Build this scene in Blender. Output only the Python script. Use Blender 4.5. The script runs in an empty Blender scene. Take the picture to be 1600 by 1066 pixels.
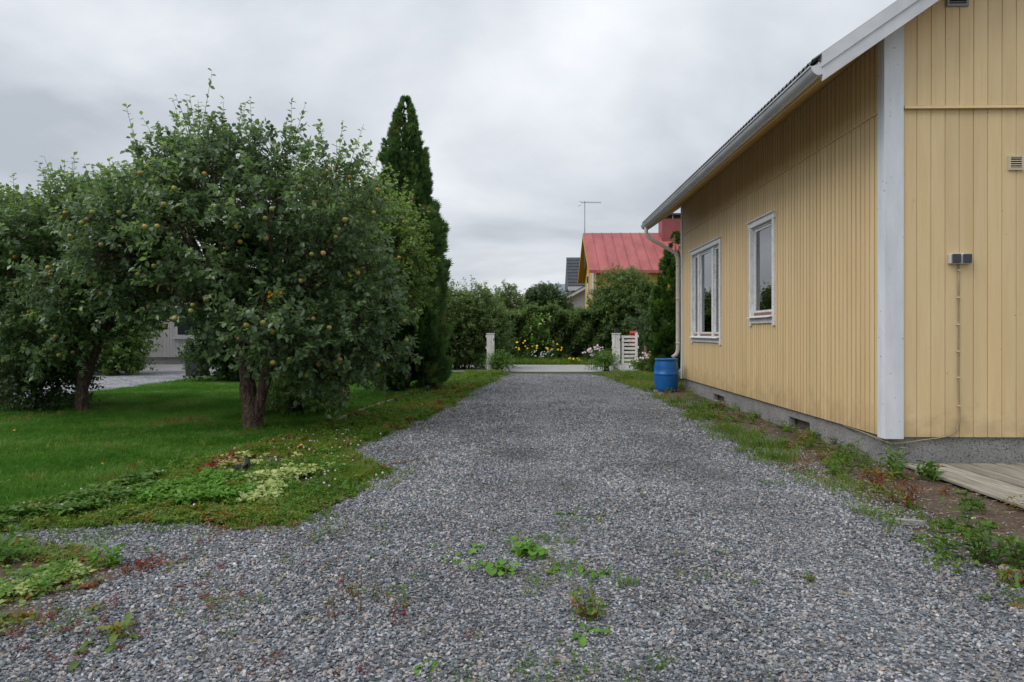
import bpy, math
import numpy as np
from mathutils import Vector

# ------------------------------------------------------------------ camera, sky, sun, exposure
H = 1.4                       # eye height
FPX, HY = 1067.0, 520.0       # focal length in photo pixels, horizon row
TH = math.radians(1.29)
ST, CT = math.sin(TH), math.cos(TH)
sc = bpy.context.scene
COL = sc.collection
rng = np.random.default_rng(11)

cd = bpy.data.cameras.new('camera'); cam = bpy.data.objects.new('camera', cd); COL.objects.link(cam)
cd.lens = 24.0; cd.sensor_width = 36.0; cd.sensor_fit = 'HORIZONTAL'
cd.shift_y = -13.0 / 1600.0; cd.clip_start = 0.05; cd.clip_end = 2000
cam.location = (0, 0, H); cam.rotation_euler = (math.radians(90), 0, TH)
sc.camera = cam

SUN_EL, SUN_AZ = math.radians(50), math.radians(243)      # azimuth clockwise from +Y: behind and left of the camera
w = bpy.data.worlds.new('World'); sc.world = w; w.use_nodes = True
nt = w.node_tree; nt.nodes.clear()
def N(t, **kw):
    n = nt.nodes.new(t)
    for k, v in kw.items(): setattr(n, k, v)
    return n
L_ = lambda a, b: nt.links.new(a, b)
wo = N('ShaderNodeOutputWorld'); bg = N('ShaderNodeBackground'); bg.inputs['Strength'].default_value = 0.1
sky = N('ShaderNodeTexSky', sky_type='NISHITA'); sky.sun_disc = False
sky.sun_elevation = SUN_EL; sky.sun_rotation = SUN_AZ
tc = N('ShaderNodeTexCoord'); sep = N('ShaderNodeSeparateXYZ'); L_(tc.outputs['Generated'], sep.inputs[0])
zc = N('ShaderNodeMath', operation='MAXIMUM'); L_(sep.outputs['Z'], zc.inputs[0]); zc.inputs[1].default_value = 0.0
za = N('ShaderNodeMath', operation='ADD'); L_(zc.outputs[0], za.inputs[0]); za.inputs[1].default_value = 0.22
dx = N('ShaderNodeMath', operation='DIVIDE'); L_(sep.outputs['X'], dx.inputs[0]); L_(za.outputs[0], dx.inputs[1])
dy = N('ShaderNodeMath', operation='DIVIDE'); L_(sep.outputs['Y'], dy.inputs[0]); L_(za.outputs[0], dy.inputs[1])
cmb = N('ShaderNodeCombineXYZ'); L_(dx.outputs[0], cmb.inputs[0]); L_(dy.outputs[0], cmb.inputs[1]); cmb.inputs[2].default_value = 0.0
n1 = N('ShaderNodeTexNoise'); n1.inputs['Scale'].default_value = 0.85; n1.inputs['Detail'].default_value = 6; n1.inputs['Roughness'].default_value = 0.5
n1.inputs['Distortion'].default_value = 0.35
L_(cmb.outputs[0], n1.inputs['Vector'])
cr = N('ShaderNodeValToRGB'); L_(n1.outputs['Fac'], cr.inputs[0])
cr.color_ramp.elements[0].position = 0.37; cr.color_ramp.elements[0].color = (0.40, 0.432, 0.478, 1)
cr.color_ramp.elements[1].position = 0.61; cr.color_ramp.elements[1].color = (0.735, 0.757, 0.79, 1)
grad = N('ShaderNodeMath', operation='MULTIPLY_ADD'); L_(zc.outputs[0], grad.inputs[0]); grad.inputs[1].default_value = 4.5; grad.inputs[2].default_value = 10.0
sca = N('ShaderNodeVectorMath', operation='SCALE'); L_(cr.outputs[0], sca.inputs[0]); L_(grad.outputs[0], sca.inputs['Scale'])
mx = N('ShaderNodeMix', data_type='RGBA'); mx.inputs[0].default_value = 0.93
L_(sky.outputs[0], mx.inputs[6]); L_(sca.outputs[0], mx.inputs[7]); L_(mx.outputs[2], bg.inputs['Color']); L_(bg.outputs[0], wo.inputs[0])

sd = bpy.data.lights.new('sun', 'SUN'); sun = bpy.data.objects.new('sun', sd); COL.objects.link(sun)
sd.energy = 1.5; sd.angle = math.radians(45); sd.color = (1.0, 0.97, 0.92)
sdir = Vector((math.sin(SUN_AZ) * math.cos(SUN_EL), math.cos(SUN_AZ) * math.cos(SUN_EL), math.sin(SUN_EL)))
sun.rotation_euler = sdir.to_track_quat('Z', 'Y').to_euler()
sc.view_settings.view_transform = 'Standard'; sc.view_settings.look = 'None'
sc.view_settings.gamma = 1; sc.view_settings.use_curve_mapping = False
sc.view_settings.exposure = 0.2
sc.cycles.max_bounces = 8; sc.cycles.diffuse_bounces = 4; sc.cycles.transmission_bounces = 6; sc.cycles.transparent_max_bounces = 16

# ------------------------------------------------------------------ helpers: places
def at(px, d):
    u = (px - 800.0) / FPX
    return np.array([d * (-ST + u * CT), d * (CT + u * ST)])
def G(px, py, z=0.0):                       # a point of the ground
    return at(px, (H - z) * FPX / (py - HY))
def ZAT(py, d): return H - (py - HY) * d / FPX
def unit(a):
    a = np.asarray(a, float); return a / np.maximum(np.linalg.norm(a, axis=-1, keepdims=True), 1e-9)
def in_poly(P, poly):
    x, y = P[:, 0], P[:, 1]; r = np.zeros(len(P), bool); n = len(poly)
    for i in range(n):
        x0, y0 = poly[i]; x1, y1 = poly[(i + 1) % n]
        c = (y0 > y) != (y1 > y)
        with np.errstate(divide='ignore', invalid='ignore'):
            r ^= c & (x < (x1 - x0) * (y - y0) / (y1 - y0 + 1e-12) + x0)
    return r
def poly_pts(poly, n, weight=None, seed=0):  # n random points in a polygon
    g = np.random.default_rng(seed); poly = np.asarray(poly); lo, hi = poly.min(0), poly.max(0); out = np.zeros((0, 2))
    for _ in range(200):
        P = lo + g.random((max(n, 1000) * 2, 2)) * (hi - lo); P = P[in_poly(P, poly)]
        if weight is not None: P = P[g.random(len(P)) < weight(P)]
        out = np.vstack([out, P])
        if len(out) >= n: break
    return out[:n]
_pn = np.random.default_rng(3); _pk = _pn.normal(size=(24, 2)); _pp = _pn.random(24) * 6.28
def pnoise(P, s=1.0):                        # cheap smooth noise 0..1 over the plane
    v = np.zeros(len(P))
    for i in range(24): v += np.sin((P[:, 0] * _pk[i, 0] + P[:, 1] * _pk[i, 1]) * s * (0.6 + 0.12 * i) + _pp[i]) / (1 + 0.08 * i)
    return 1 / (1 + np.exp(-v * 0.75))
def rough_edge(poly, step=0.12, amp=0.06, seed=0):
    g = np.random.default_rng(seed); out = []
    poly = [np.asarray(p, float) for p in poly]
    for i in range(len(poly)):
        a, b = poly[i], poly[(i + 1) % len(poly)]; L = np.linalg.norm(b - a); m = max(1, min(160, int(L / step)))
        if L > 25: m = 1
        for k in range(m):
            p = a + (b - a) * k / m
            out.append(p + (g.normal(size=2) * amp if m > 1 else 0))
    return out

# ------------------------------------------------------------------ helpers: meshes and objects
MATS = {}
def tag(o, label=None, cat=None, group=None, kind=None):
    if label: o['label'] = label
    if cat: o['category'] = cat
    if group: o['group'] = group
    if kind: o['kind'] = kind
    return o
def root(name, loc, label=None, cat=None, group=None):
    o = bpy.data.objects.new(name, None); COL.objects.link(o); o.location = loc; o.empty_display_size = 0.2
    return tag(o, label, cat, group)
def world_loc(o):
    v = Vector((0, 0, 0))
    while o: v = v + o.location; o = o.parent
    return np.array(v)
def link(name, me, mat, parent=None, loc=None):
    o = bpy.data.objects.new(name, me); COL.objects.link(o)
    if mat is not None and not me.materials: me.materials.append(MATS[mat] if isinstance(mat, str) else mat)
    if parent is not None: o.parent = parent
    if loc is not None: o.location = loc
    return o
def np_mesh(name, V, F, tint=None, smooth=False):
    V = np.ascontiguousarray(V, np.float32); F = np.ascontiguousarray(F, np.int32); m, k = F.shape
    me = bpy.data.meshes.new(name)
    me.vertices.add(len(V)); me.vertices.foreach_set('co', V.ravel())
    me.loops.add(m * k); me.loops.foreach_set('vertex_index', F.ravel())
    me.polygons.add(m); me.polygons.foreach_set('loop_start', np.arange(0, m * k, k, dtype=np.int32))
    if smooth: me.polygons.foreach_set('use_smooth', np.ones(m, bool))
    me.update(calc_edges=True)
    if tint is not None:
        a = me.attributes.new('tint', 'FLOAT', 'POINT'); a.data.foreach_set('value', np.ascontiguousarray(tint, np.float32))
    return me
class MB:
    def __init__(s): s.v = []; s.f = []; s.sm = []
    def add(s, V, F, smooth=False):
        o = len(s.v); s.v += [tuple(map(float, p)) for p in V]; s.f += [tuple(i + o for i in f) for f in F]; s.sm += [smooth] * len(F); return s
    def box(s, lo, hi, bev=0.0):
        x0, y0, z0 = lo; x1, y1, z1 = hi
        if bev <= 0:
            return s.add([(x0,y0,z0),(x1,y0,z0),(x1,y1,z0),(x0,y1,z0),(x0,y0,z1),(x1,y0,z1),(x1,y1,z1),(x0,y1,z1)],
                         [(0,3,2,1),(4,5,6,7),(0,1,5,4),(1,2,6,5),(2,3,7,6),(3,0,4,7)])
        b = bev; V = []; idx = {}
        c = [(x0, x1), (y0, y1), (z0, z1)]
        for sx in (0, 1):
            for sy in (0, 1):
                for sz in (0, 1):
                    for ax in range(3):
                        p = [c[0][sx], c[1][sy], c[2][sz]]; sg = (sx, sy, sz)
                        for a2 in range(3):
                            if a2 != ax: p[a2] += b * (1 if sg[a2] == 0 else -1)
                        idx[(sx, sy, sz, ax)] = len(V); V.append(p)
        Fc = []
        for ax in range(3):
            o1, o2 = [a for a in range(3) if a != ax]
            for sv in (0, 1):
                q = []
                for (p1, p2) in ((0,0),(1,0),(1,1),(0,1)):
                    k = [0,0,0]; k[ax] = sv; k[o1] = p1; k[o2] = p2; q.append(idx[(*k, ax)])
                Fc.append(tuple(q))
            for p1 in (0, 1):
                for p2 in (0, 1):
                    q = []
                    for sv, face in ((0, o1), (0, o2), (1, o2), (1, o1)):
                        k = [0,0,0]; k[ax] = sv; k[o1] = p1; k[o2] = p2; q.append(idx[(*k, face)])
                    Fc.append(tuple(q))
        for sx in (0,1):
            for sy in (0,1):
                for sz in (0,1): Fc.append(tuple(idx[(sx,sy,sz,a)] for a in range(3)))
        return s.add(V, Fc)
    def tube(s, pts, rad, n=8, cap=True, smooth=True):
        pts = np.asarray(pts, float); m = len(pts); rad = np.broadcast_to(np.asarray(rad, float), (m,)); V = []
        t = np.gradient(pts, axis=0); t = unit(t); ref = np.array([0.0, 0, 1.0]) if abs(t[0][2]) < 0.9 else np.array([1.0, 0, 0])
        x = unit(np.cross(t[0], ref))
        for i in range(m):
            x = unit(x - t[i] * np.dot(x, t[i])); y = np.cross(t[i], x)
            for k in range(n):
                a = 2 * math.pi * k / n; V.append(pts[i] + rad[i] * (math.cos(a) * x + math.sin(a) * y))
        Fc = [(i*n+k, i*n+(k+1)%n, (i+1)*n+(k+1)%n, (i+1)*n+k) for i in range(m-1) for k in range(n)]
        s.add(V, Fc, smooth)
        if cap:
            o = len(s.v) - len(V); s.f += [tuple(o + k for k in range(n)), tuple(o + (m-1)*n + k for k in range(n))]; s.sm += [False, False]
        return s
    def lathe(s, prof, c, n=24, smooth=True):
        V = []; m = len(prof)
        for r, z in prof:
            for k in range(n):
                a = 2*math.pi*k/n; V.append((c[0]+r*math.cos(a), c[1]+r*math.sin(a), c[2]+z))
        return s.add(V, [(i*n+k, i*n+(k+1)%n, (i+1)*n+(k+1)%n, (i+1)*n+k) for i in range(m-1) for k in range(n)], smooth)
    def prism(s, poly, a, b, axis='y', smooth=False):     # 2-D outline pushed from a to b along an axis; outline in the other two axes
        n = len(poly)
        f = {'y': lambda p, t: (p[0], t, p[1]), 'x': lambda p, t: (t, p[0], p[1]), 'z': lambda p, t: (p[0], p[1], t)}[axis]
        V = [f(p, a) for p in poly] + [f(p, b) for p in poly]
        return s.add(V, [tuple(range(n)), tuple(range(2*n-1, n-1, -1))] + [(i, (i+1)%n, n+(i+1)%n, n+i) for i in range(n)], smooth)
    def mesh(s, name, off=(0,0,0)):
        me = bpy.data.meshes.new(name); off = np.asarray(off)
        me.from_pydata([tuple(np.asarray(p) - off) for p in s.v], [], s.f)
        me.polygons.foreach_set('use_smooth', s.sm); me.update()
        import bmesh
        bm = bmesh.new(); bm.from_mesh(me); bmesh.ops.recalc_face_normals(bm, faces=bm.faces); bm.to_mesh(me); bm.free()
        return me
    def build(s, name, mat, parent=None):
        return link(name, s.mesh(name, world_loc(parent) if parent else (0,0,0)), mat, parent)

# ------------------------------------------------------------------ helpers: materials
def newmat(name):
    m = bpy.data.materials.new(name); m.use_nodes = True; t = m.node_tree; t.nodes.clear(); MATS[name] = m
    return m, t, (lambda ty, **kw: _nn(t, ty, kw)), (lambda a, b: t.links.new(a, b))
def _nn(t, ty, kw):
    n = t.nodes.new(ty)
    for k, v in kw.items():
        if k.startswith('i_'): n.inputs[k[2:].replace('_', ' ')].default_value = v
        else: setattr(n, k, v)
    return n
def c4(c): return (*c, 1.0)
def ramp(nd, stops):
    e = nd.color_ramp.elements
    while len(e) < len(stops): e.new(0.5)
    for i, (p, c) in enumerate(stops): e[i].position = p; e[i].color = c4(c)
def leaf_mat(name, stops, trans=0.25, rough=0.42, source='tint', spec=0.5):
    m, t, n, l = newmat(name); out = n('ShaderNodeOutputMaterial')
    if source == 'tint':
        a = n('ShaderNodeAttribute', attribute_name='tint'); fac = a.outputs['Fac']
    else:
        a = n('ShaderNodeObjectInfo'); ge = n('ShaderNodeNewGeometry'); nz = n('ShaderNodeTexNoise', i_Scale=0.8, i_Detail=5.0)
        l(ge.outputs['Position'], nz.inputs['Vector'])
        mm = n('ShaderNodeMath', operation='MULTIPLY_ADD'); l(a.outputs['Random'], mm.inputs[0]); mm.inputs[1].default_value = 0.6
        m2 = n('ShaderNodeMath', operation='MULTIPLY_ADD'); l(nz.outputs['Fac'], m2.inputs[0]); m2.inputs[1].default_value = 1.9; m2.inputs[2].default_value = -0.75
        l(m2.outputs[0], mm.inputs[2]); fac = mm.outputs[0]
    r = n('ShaderNodeValToRGB'); ramp(r, stops); l(fac, r.inputs[0])
    p = n('ShaderNodeBsdfPrincipled', i_Roughness=rough); p.inputs['Specular IOR Level'].default_value = spec; l(r.outputs[0], p.inputs['Base Color'])
    tr = n('ShaderNodeBsdfTranslucent'); tv = n('ShaderNodeVectorMath', operation='MULTIPLY'); l(r.outputs[0], tv.inputs[0]); tv.inputs[1].default_value = (2.1, 2.1, 1.4); l(tv.outputs[0], tr.inputs['Color']); mixs = n('ShaderNodeMixShader'); mixs.inputs[0].default_value = trans
    l(p.outputs[0], mixs.inputs[1]); l(tr.outputs[0], mixs.inputs[2]); l(mixs.outputs[0], out.inputs[0]); return m
def surf(name, c, c2=None, scale=6.0, stretch=(1,1,1), rough=0.6, bump=0.0, bscale=None, detail=5.0, lo=0.35, hi=0.65, objvar=0.0, spec=0.4, metal=0.0, speck=None, speck_scale=120.0, speck_thr=0.7):
    m, t, n, l = newmat(name); out = n('ShaderNodeOutputMaterial'); p = n('ShaderNodeBsdfPrincipled', i_Roughness=rough, i_Metallic=metal)
    p.inputs['Specular IOR Level'].default_value = spec
    ge = n('ShaderNodeNewGeometry'); mp = n('ShaderNodeMapping'); mp.inputs['Scale'].default_value = stretch; l(ge.outputs['Position'], mp.inputs['Vector'])
    nz = n('ShaderNodeTexNoise', i_Scale=scale, i_Detail=detail, i_Roughness=0.6); l(mp.outputs[0], nz.inputs['Vector'])
    r = n('ShaderNodeValToRGB'); ramp(r, [(lo, c), (hi, c2 or c)]); l(nz.outputs['Fac'], r.inputs[0]); col = r.outputs[0]
    if speck is not None:
        s2 = n('ShaderNodeTexNoise', i_Scale=speck_scale, i_Detail=2.0); l(ge.outputs['Position'], s2.inputs['Vector'])
        r2 = n('ShaderNodeValToRGB'); ramp(r2, [(speck_thr - 0.04, (0,0,0)), (speck_thr + 0.04, (1,1,1))]); l(s2.outputs['Fac'], r2.inputs[0])
        mxx = n('ShaderNodeMix', data_type='RGBA'); l(r2.outputs[0], mxx.inputs[0]); l(col, mxx.inputs[6]); mxx.inputs[7].default_value = c4(speck); col = mxx.outputs[2]
    if objvar > 0:
        oi = n('ShaderNodeObjectInfo'); mr = n('ShaderNodeMapRange'); mr.inputs['To Min'].default_value = 1 - objvar; mr.inputs['To Max'].default_value = 1 + objvar
        l(oi.outputs['Random'], mr.inputs['Value']); vs = n('ShaderNodeVectorMath', operation='SCALE'); l(col, vs.inputs[0]); l(mr.outputs[0], vs.inputs['Scale']); col = vs.outputs[0]
    l(col, p.inputs['Base Color'])
    if bump > 0:
        b2 = n('ShaderNodeTexNoise', i_Scale=bscale or scale * 3, i_Detail=4.0); l(mp.outputs[0], b2.inputs['Vector'])
        bp = n('ShaderNodeBump', i_Strength=0.8, i_Distance=bump); l(b2.outputs['Fac'], bp.inputs['Height']); l(bp.outputs[0], p.inputs['Normal'])
    l(p.outputs[0], out.inputs[0]); return m

YEL, YEL2 = (0.745, 0.57, 0.325), (0.685, 0.51, 0.275)
def yellow_paint():
    m, t, n, l = newmat('yellow_paint'); out = n('ShaderNodeOutputMaterial'); p = n('ShaderNodeBsdfPrincipled', i_Roughness=0.6); p.inputs['Specular IOR Level'].default_value = .35
    ge = n('ShaderNodeNewGeometry'); pos = ge.outputs['Position']
    def nz(sc, st, det=5.0):
        mp = n('ShaderNodeMapping'); mp.inputs['Scale'].default_value = st; l(pos, mp.inputs['Vector']); q = n('ShaderNodeTexNoise', i_Scale=sc, i_Detail=det, i_Roughness=.6); l(mp.outputs[0], q.inputs['Vector']); return q.outputs['Fac']
    def mixc(fac, a, b):
        q = n('ShaderNodeMix', data_type='RGBA'); l(fac, q.inputs[0]); l(a, q.inputs[6]) if not isinstance(a, tuple) else setattr(q.inputs[6], 'default_value', a)
        if isinstance(b, tuple): q.inputs[7].default_value = b
        else: l(b, q.inputs[7])
        return q.outputs[2]
    def rmp(f, a, b, va=0.0, vb=1.0):
        q = n('ShaderNodeMapRange', interpolation_type='SMOOTHSTEP'); l(f, q.inputs['Value']); q.inputs['From Min'].default_value = a; q.inputs['From Max'].default_value = b; q.inputs['To Min'].default_value = va; q.inputs['To Max'].default_value = vb; return q.outputs[0]
    col = mixc(rmp(nz(1.5, (5, 5, .45)), .3, .7), c4(YEL), c4(YEL2))
    col = mixc(rmp(nz(2.2, (40, 40, .8)), .50, .78, 0, .35), col, (0.50, 0.34, 0.15, 1))            # grain showing through
    col = mixc(rmp(nz(1.1, (9, 9, .5)), .62, .80, 0, .55), col, (0.78, 0.62, 0.38, 1))                # faded streaks
    col = mixc(rmp(nz(13, (1, 1, 1)), .70, .76, 0, .8), col, (0.36, 0.20, 0.08, 1))                   # flaked spots
    sp = n('ShaderNodeSeparateXYZ'); l(pos, sp.inputs[0]); ad = n('ShaderNodeMath', operation='MULTIPLY_ADD'); l(nz(5, (1, 1, 1)), ad.inputs[0]); ad.inputs[1].default_value = -1.1; l(sp.outputs['Z'], ad.inputs[2])
    col = mixc(rmp(ad.outputs[0], -.35, .15, .5, 0), col, (0.36, 0.26, 0.14, 1))                       # rain splash dirt
    oi = n('ShaderNodeObjectInfo'); vs = n('ShaderNodeVectorMath', operation='SCALE'); l(col, vs.inputs[0]); l(rmp(oi.outputs['Random'], 0, 1, .94, 1.05), vs.inputs['Scale']); l(vs.outputs[0], p.inputs['Base Color'])
    bp = n('ShaderNodeBump', i_Strength=.6, i_Distance=.0015); l(nz(2.5, (45, 45, 1.2)), bp.inputs['Height']); l(bp.outputs[0], p.inputs['Normal']); l(p.outputs[0], out.inputs[0])
yellow_paint()
surf('yellow_back', (0.40, 0.20, 0.05), (0.30, 0.15, 0.035), scale=3, rough=0.8)
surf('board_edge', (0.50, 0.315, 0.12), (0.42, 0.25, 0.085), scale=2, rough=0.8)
surf('soffit_paint', (0.50, 0.33, 0.12), (0.42, 0.27, 0.09), scale=2, rough=0.6, objvar=0.05)
surf('white_paint', (0.74, 0.765, 0.81), (0.58, 0.605, 0.645), scale=2.2, stretch=(3, 3, 0.7), rough=0.55, bump=0.001, bscale=40, lo=0.3, hi=0.75, speck=(0.25, 0.22, 0.2), speck_scale=22, speck_thr=0.72)
surf('weathered_white', (0.76, 0.77, 0.78), (0.45, 0.43, 0.42), scale=9, stretch=(2, 2, 0.6), rough=0.7, lo=0.45, hi=0.85, speck=(0.2, 0.16, 0.13), speck_scale=45, speck_thr=0.68)
surf('gate_white', (0.86, 0.85, 0.83), (0.70, 0.67, 0.63), scale=5, stretch=(2, 2, 0.6), rough=0.7, speck=(0.2, 0.15, 0.11), speck_scale=18, speck_thr=0.68)
surf('sill_wood', (0.30, 0.16, 0.12), (0.22, 0.11, 0.08), scale=8, rough=0.7)
surf('white_metal', (0.62, 0.635, 0.66), (0.5, 0.51, 0.53), scale=3, rough=0.32, spec=0.5)
surf('gutter_metal', (0.46, 0.475, 0.50), (0.36, 0.37, 0.39), scale=3, rough=0.35)
surf('grey_metal', (0.30, 0.32, 0.35), (0.22, 0.235, 0.25), scale=3, rough=0.4, spec=0.5)
surf('roof_metal', (0.10, 0.105, 0.11), (0.07, 0.07, 0.075), scale=3, rough=0.45)
surf('downpipe_paint', (0.58, 0.53, 0.47), (0.48, 0.43, 0.37), scale=4, rough=0.4)
surf('concrete', (0.32, 0.315, 0.305), (0.21, 0.205, 0.20), scale=3.5, rough=0.9, bump=0.012, bscale=38, detail=8, lo=0.3, hi=0.7, speck=(0.11, 0.105, 0.1), speck_scale=60, speck_thr=0.6)
surf('concrete_dark', (0.16, 0.15, 0.145), (0.09, 0.085, 0.08), scale=5, rough=0.9, bump=0.004)
surf('vent_wood', (0.07, 0.045, 0.03), (0.04, 0.028, 0.02), scale=9, rough=0.8)
surf('black_plastic', (0.022, 0.024, 0.027), (0.03, 0.032, 0.035), rough=0.45)
surf('socket_white', (0.55, 0.55, 0.54), None, rough=0.4)
surf('socket_lid', (0.045, 0.05, 0.06), None, rough=0.35)
surf('cable_grey', (0.33, 0.27, 0.17), (0.26, 0.21, 0.14), scale=20, rough=0.5)
surf('vent_cream', (0.60, 0.53, 0.38), None, rough=0.5)
surf('dark_gap', (0.012, 0.011, 0.010), None, rough=0.9)
surf('deck_wood', (0.37, 0.345, 0.285), (0.16, 0.148, 0.12), scale=5, stretch=(8, 0.6, 2), rough=0.8, bump=0.003, bscale=18, objvar=0.26, lo=0.3, hi=0.7)
surf('curtain', (0.80, 0.80, 0.78), (0.7, 0.7, 0.68), scale=4, rough=0.9)
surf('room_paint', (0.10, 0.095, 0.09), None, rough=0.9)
surf('blue_plastic', (0.006, 0.105, 0.36), (0.010, 0.13, 0.40), scale=3, rough=0.38, bump=0.003, bscale=9, speck=(0.10, 0.22, 0.36), speck_scale=26, speck_thr=0.70)
surf('bark', (0.040, 0.026, 0.018), (0.17, 0.115, 0.08), scale=11, stretch=(2.6, 2.6, 0.8), rough=0.9, bump=0.05, bscale=15, detail=8, lo=0.42, hi=0.72, speck=(0.15, 0.15, 0.12), speck_scale=30, speck_thr=0.66)
surf('apple_skin', (0.22, 0.26, 0.05), (0.42, 0.10, 0.05), scale=14, rough=0.35, lo=0.45, hi=0.7, objvar=0.35)
surf('apple_yellow', (0.25, 0.22, 0.03), (0.36, 0.13, 0.03), scale=14, rough=0.35, lo=0.45, hi=0.7, objvar=0.3)
surf('red_roof', (0.42, 0.115, 0.11), (0.31, 0.078, 0.076), scale=1.6, stretch=(1, .35, .35), rough=0.5, objvar=0.05)
surf('chimney_red', (0.30, 0.072, 0.072), (0.24, 0.06, 0.06), scale=2, rough=0.55)
surf('red_plastic', (0.36, 0.015, 0.014), None, rough=0.4)
surf('house_yellow', (0.62, 0.40, 0.09), (0.56, 0.35, 0.07), scale=1, stretch=(4, 4, .4), rough=0.7)
surf('house_yellow_trim', (0.46, 0.28, 0.04), None, rough=0.7)
surf('far_white', (0.55, 0.54, 0.55), (0.48, 0.47, 0.47), scale=2, rough=0.7)
surf('far_grey_roof', (0.055, 0.065, 0.078), (0.04, 0.047, 0.056), scale=2, rough=0.6)
surf('far_blue_roof', (0.17, 0.21, 0.25), (0.14, 0.18, 0.215), scale=1, rough=0.5)
surf('grey_siding', (0.46, 0.45, 0.44), (0.40, 0.39, 0.38), scale=2, rough=0.7, objvar=0.05)
surf('stake_wood', (0.13, 0.075, 0.05), (0.08, 0.05, 0.035), scale=8, rough=0.85, bump=0.004)
surf('edge_wood', (0.42, 0.38, 0.29), (0.24, 0.21, 0.16), scale=8, rough=0.9, bump=0.005, objvar=0.15)
surf('stone', (0.34, 0.33, 0.31), (0.20, 0.19, 0.18), scale=18, rough=0.9, bump=0.01, bscale=50)
surf('twig_brown', (0.22, 0.13, 0.075), (0.13, 0.08, 0.05), scale=14, rough=0.8)
surf('dark_glass', (0.03, 0.035, 0.04), None, rough=0.08, spec=0.8)
surf('asphalt', (0.36, 0.36, 0.36), (0.30, 0.30, 0.30), scale=2.5, rough=0.9, bump=0.004, bscale=120, speck=(0.44, 0.43, 0.42), speck_scale=90, speck_thr=0.62)
surf('soil', (0.065, 0.042, 0.028), (0.13, 0.092, 0.062), scale=3.5, rough=0.95, bump=0.03, bscale=22, detail=8, lo=0.35, hi=0.75, speck=(0.26, 0.23, 0.20), speck_scale=55, speck_thr=0.66)
surf('verge_soil', (0.055, 0.065, 0.02), (0.14, 0.105, 0.065), scale=3.0, rough=0.95, bump=0.03, bscale=25, detail=8, lo=0.4, hi=0.7)
surf('lawn_base', (0.028, 0.075, 0.006), (0.04, 0.09, 0.008), scale=2.0, rough=0.9, bump=0.03, bscale=30)
surf('earth', (0.05, 0.06, 0.025), (0.08, 0.075, 0.04), scale=0.6, rough=0.95)
surf('yellow_petal', (0.72, 0.46, 0.01), None, rough=0.6)
surf('white_petal', (0.58, 0.56, 0.57), None, rough=0.6)
surf('pink_petal', (0.62, 0.42, 0.52), (0.68, 0.58, 0.62), rough=0.6)
surf('dark_petal', (0.16, 0.008, 0.02), None, rough=0.6)
surf('orange_leaf', (0.75, 0.27, 0.01), (0.7, 0.4, 0.02), scale=10, rough=0.5)

# painted sheet metal, glass and gravel get their own trees
def glass():
    m, t, n, l = newmat('glass'); out = n('ShaderNodeOutputMaterial'); fr = n('ShaderNodeFresnel', i_IOR=2.5)
    tr = n('ShaderNodeBsdfTransparent'); tr.inputs[0].default_value = (0.82, 0.86, 0.86, 1); gl = n('ShaderNodeBsdfGlossy', i_Roughness=0.01)
    gl.inputs[0].default_value = (0.95, 0.97, 1, 1); mm = n('ShaderNodeMixShader'); l(fr.outputs[0], mm.inputs[0]); l(tr.outputs[0], mm.inputs[1]); l(gl.outputs[0], mm.inputs[2]); l(mm.outputs[0], out.inputs[0])
glass()
GRAVEL = [(0.0, (0.0539, 0.061, 0.0717)), (0.2, (0.096, 0.107, 0.1219)), (0.42, (0.1469, 0.161, 0.1802)), (0.62, (0.2106, 0.226, 0.2458)), (0.78, (0.3233, 0.338, 0.3604)), (0.87, (0.3134, 0.235, 0.1945)), (0.92, (0.4603, 0.47, 0.4813)), (0.97, (0.3134, 0.27, 0.2253))]
def drive_stain(n, l, pos):                      # damp dark stain and dusty spot, each with its own ragged outline
    wob = n('ShaderNodeTexNoise', i_Scale=3.0, i_Detail=5.0); l(pos, wob.inputs['Vector']); fac = None
    for (c, rx, ry, amp) in ((G(800, 712), .55, .9, -.42), (G(1020, 735), .9, 1.2, -.16), (G(700, 900), .8, .5, -.18), (G(880, 862), .6, .5, .16), (G(640, 770), .8, 1.2, .12)):
        d = n('ShaderNodeVectorMath', operation='SUBTRACT'); l(pos, d.inputs[0]); d.inputs[1].default_value = (c[0], c[1], 0)
        m = n('ShaderNodeVectorMath', operation='MULTIPLY'); l(d.outputs[0], m.inputs[0]); m.inputs[1].default_value = (1 / rx, 1 / ry, 0)
        ln = n('ShaderNodeVectorMath', operation='LENGTH'); l(m.outputs[0], ln.inputs[0])
        ad = n('ShaderNodeMath', operation='MULTIPLY_ADD'); l(wob.outputs['Fac'], ad.inputs[0]); ad.inputs[1].default_value = 1.4; l(ln.outputs['Value'], ad.inputs[2])
        mr = n('ShaderNodeMapRange', interpolation_type='SMOOTHSTEP'); l(ad.outputs[0], mr.inputs['Value']); mr.inputs['From Min'].default_value = .7; mr.inputs['From Max'].default_value = 1.8; mr.inputs['To Min'].default_value = 1 + amp; mr.inputs['To Max'].default_value = 1
        if fac is None: fac = mr.outputs[0]
        else:
            q = n('ShaderNodeMath', operation='MULTIPLY'); l(fac, q.inputs[0]); l(mr.outputs[0], q.inputs[1]); fac = q.outputs[0]
    return fac
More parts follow.
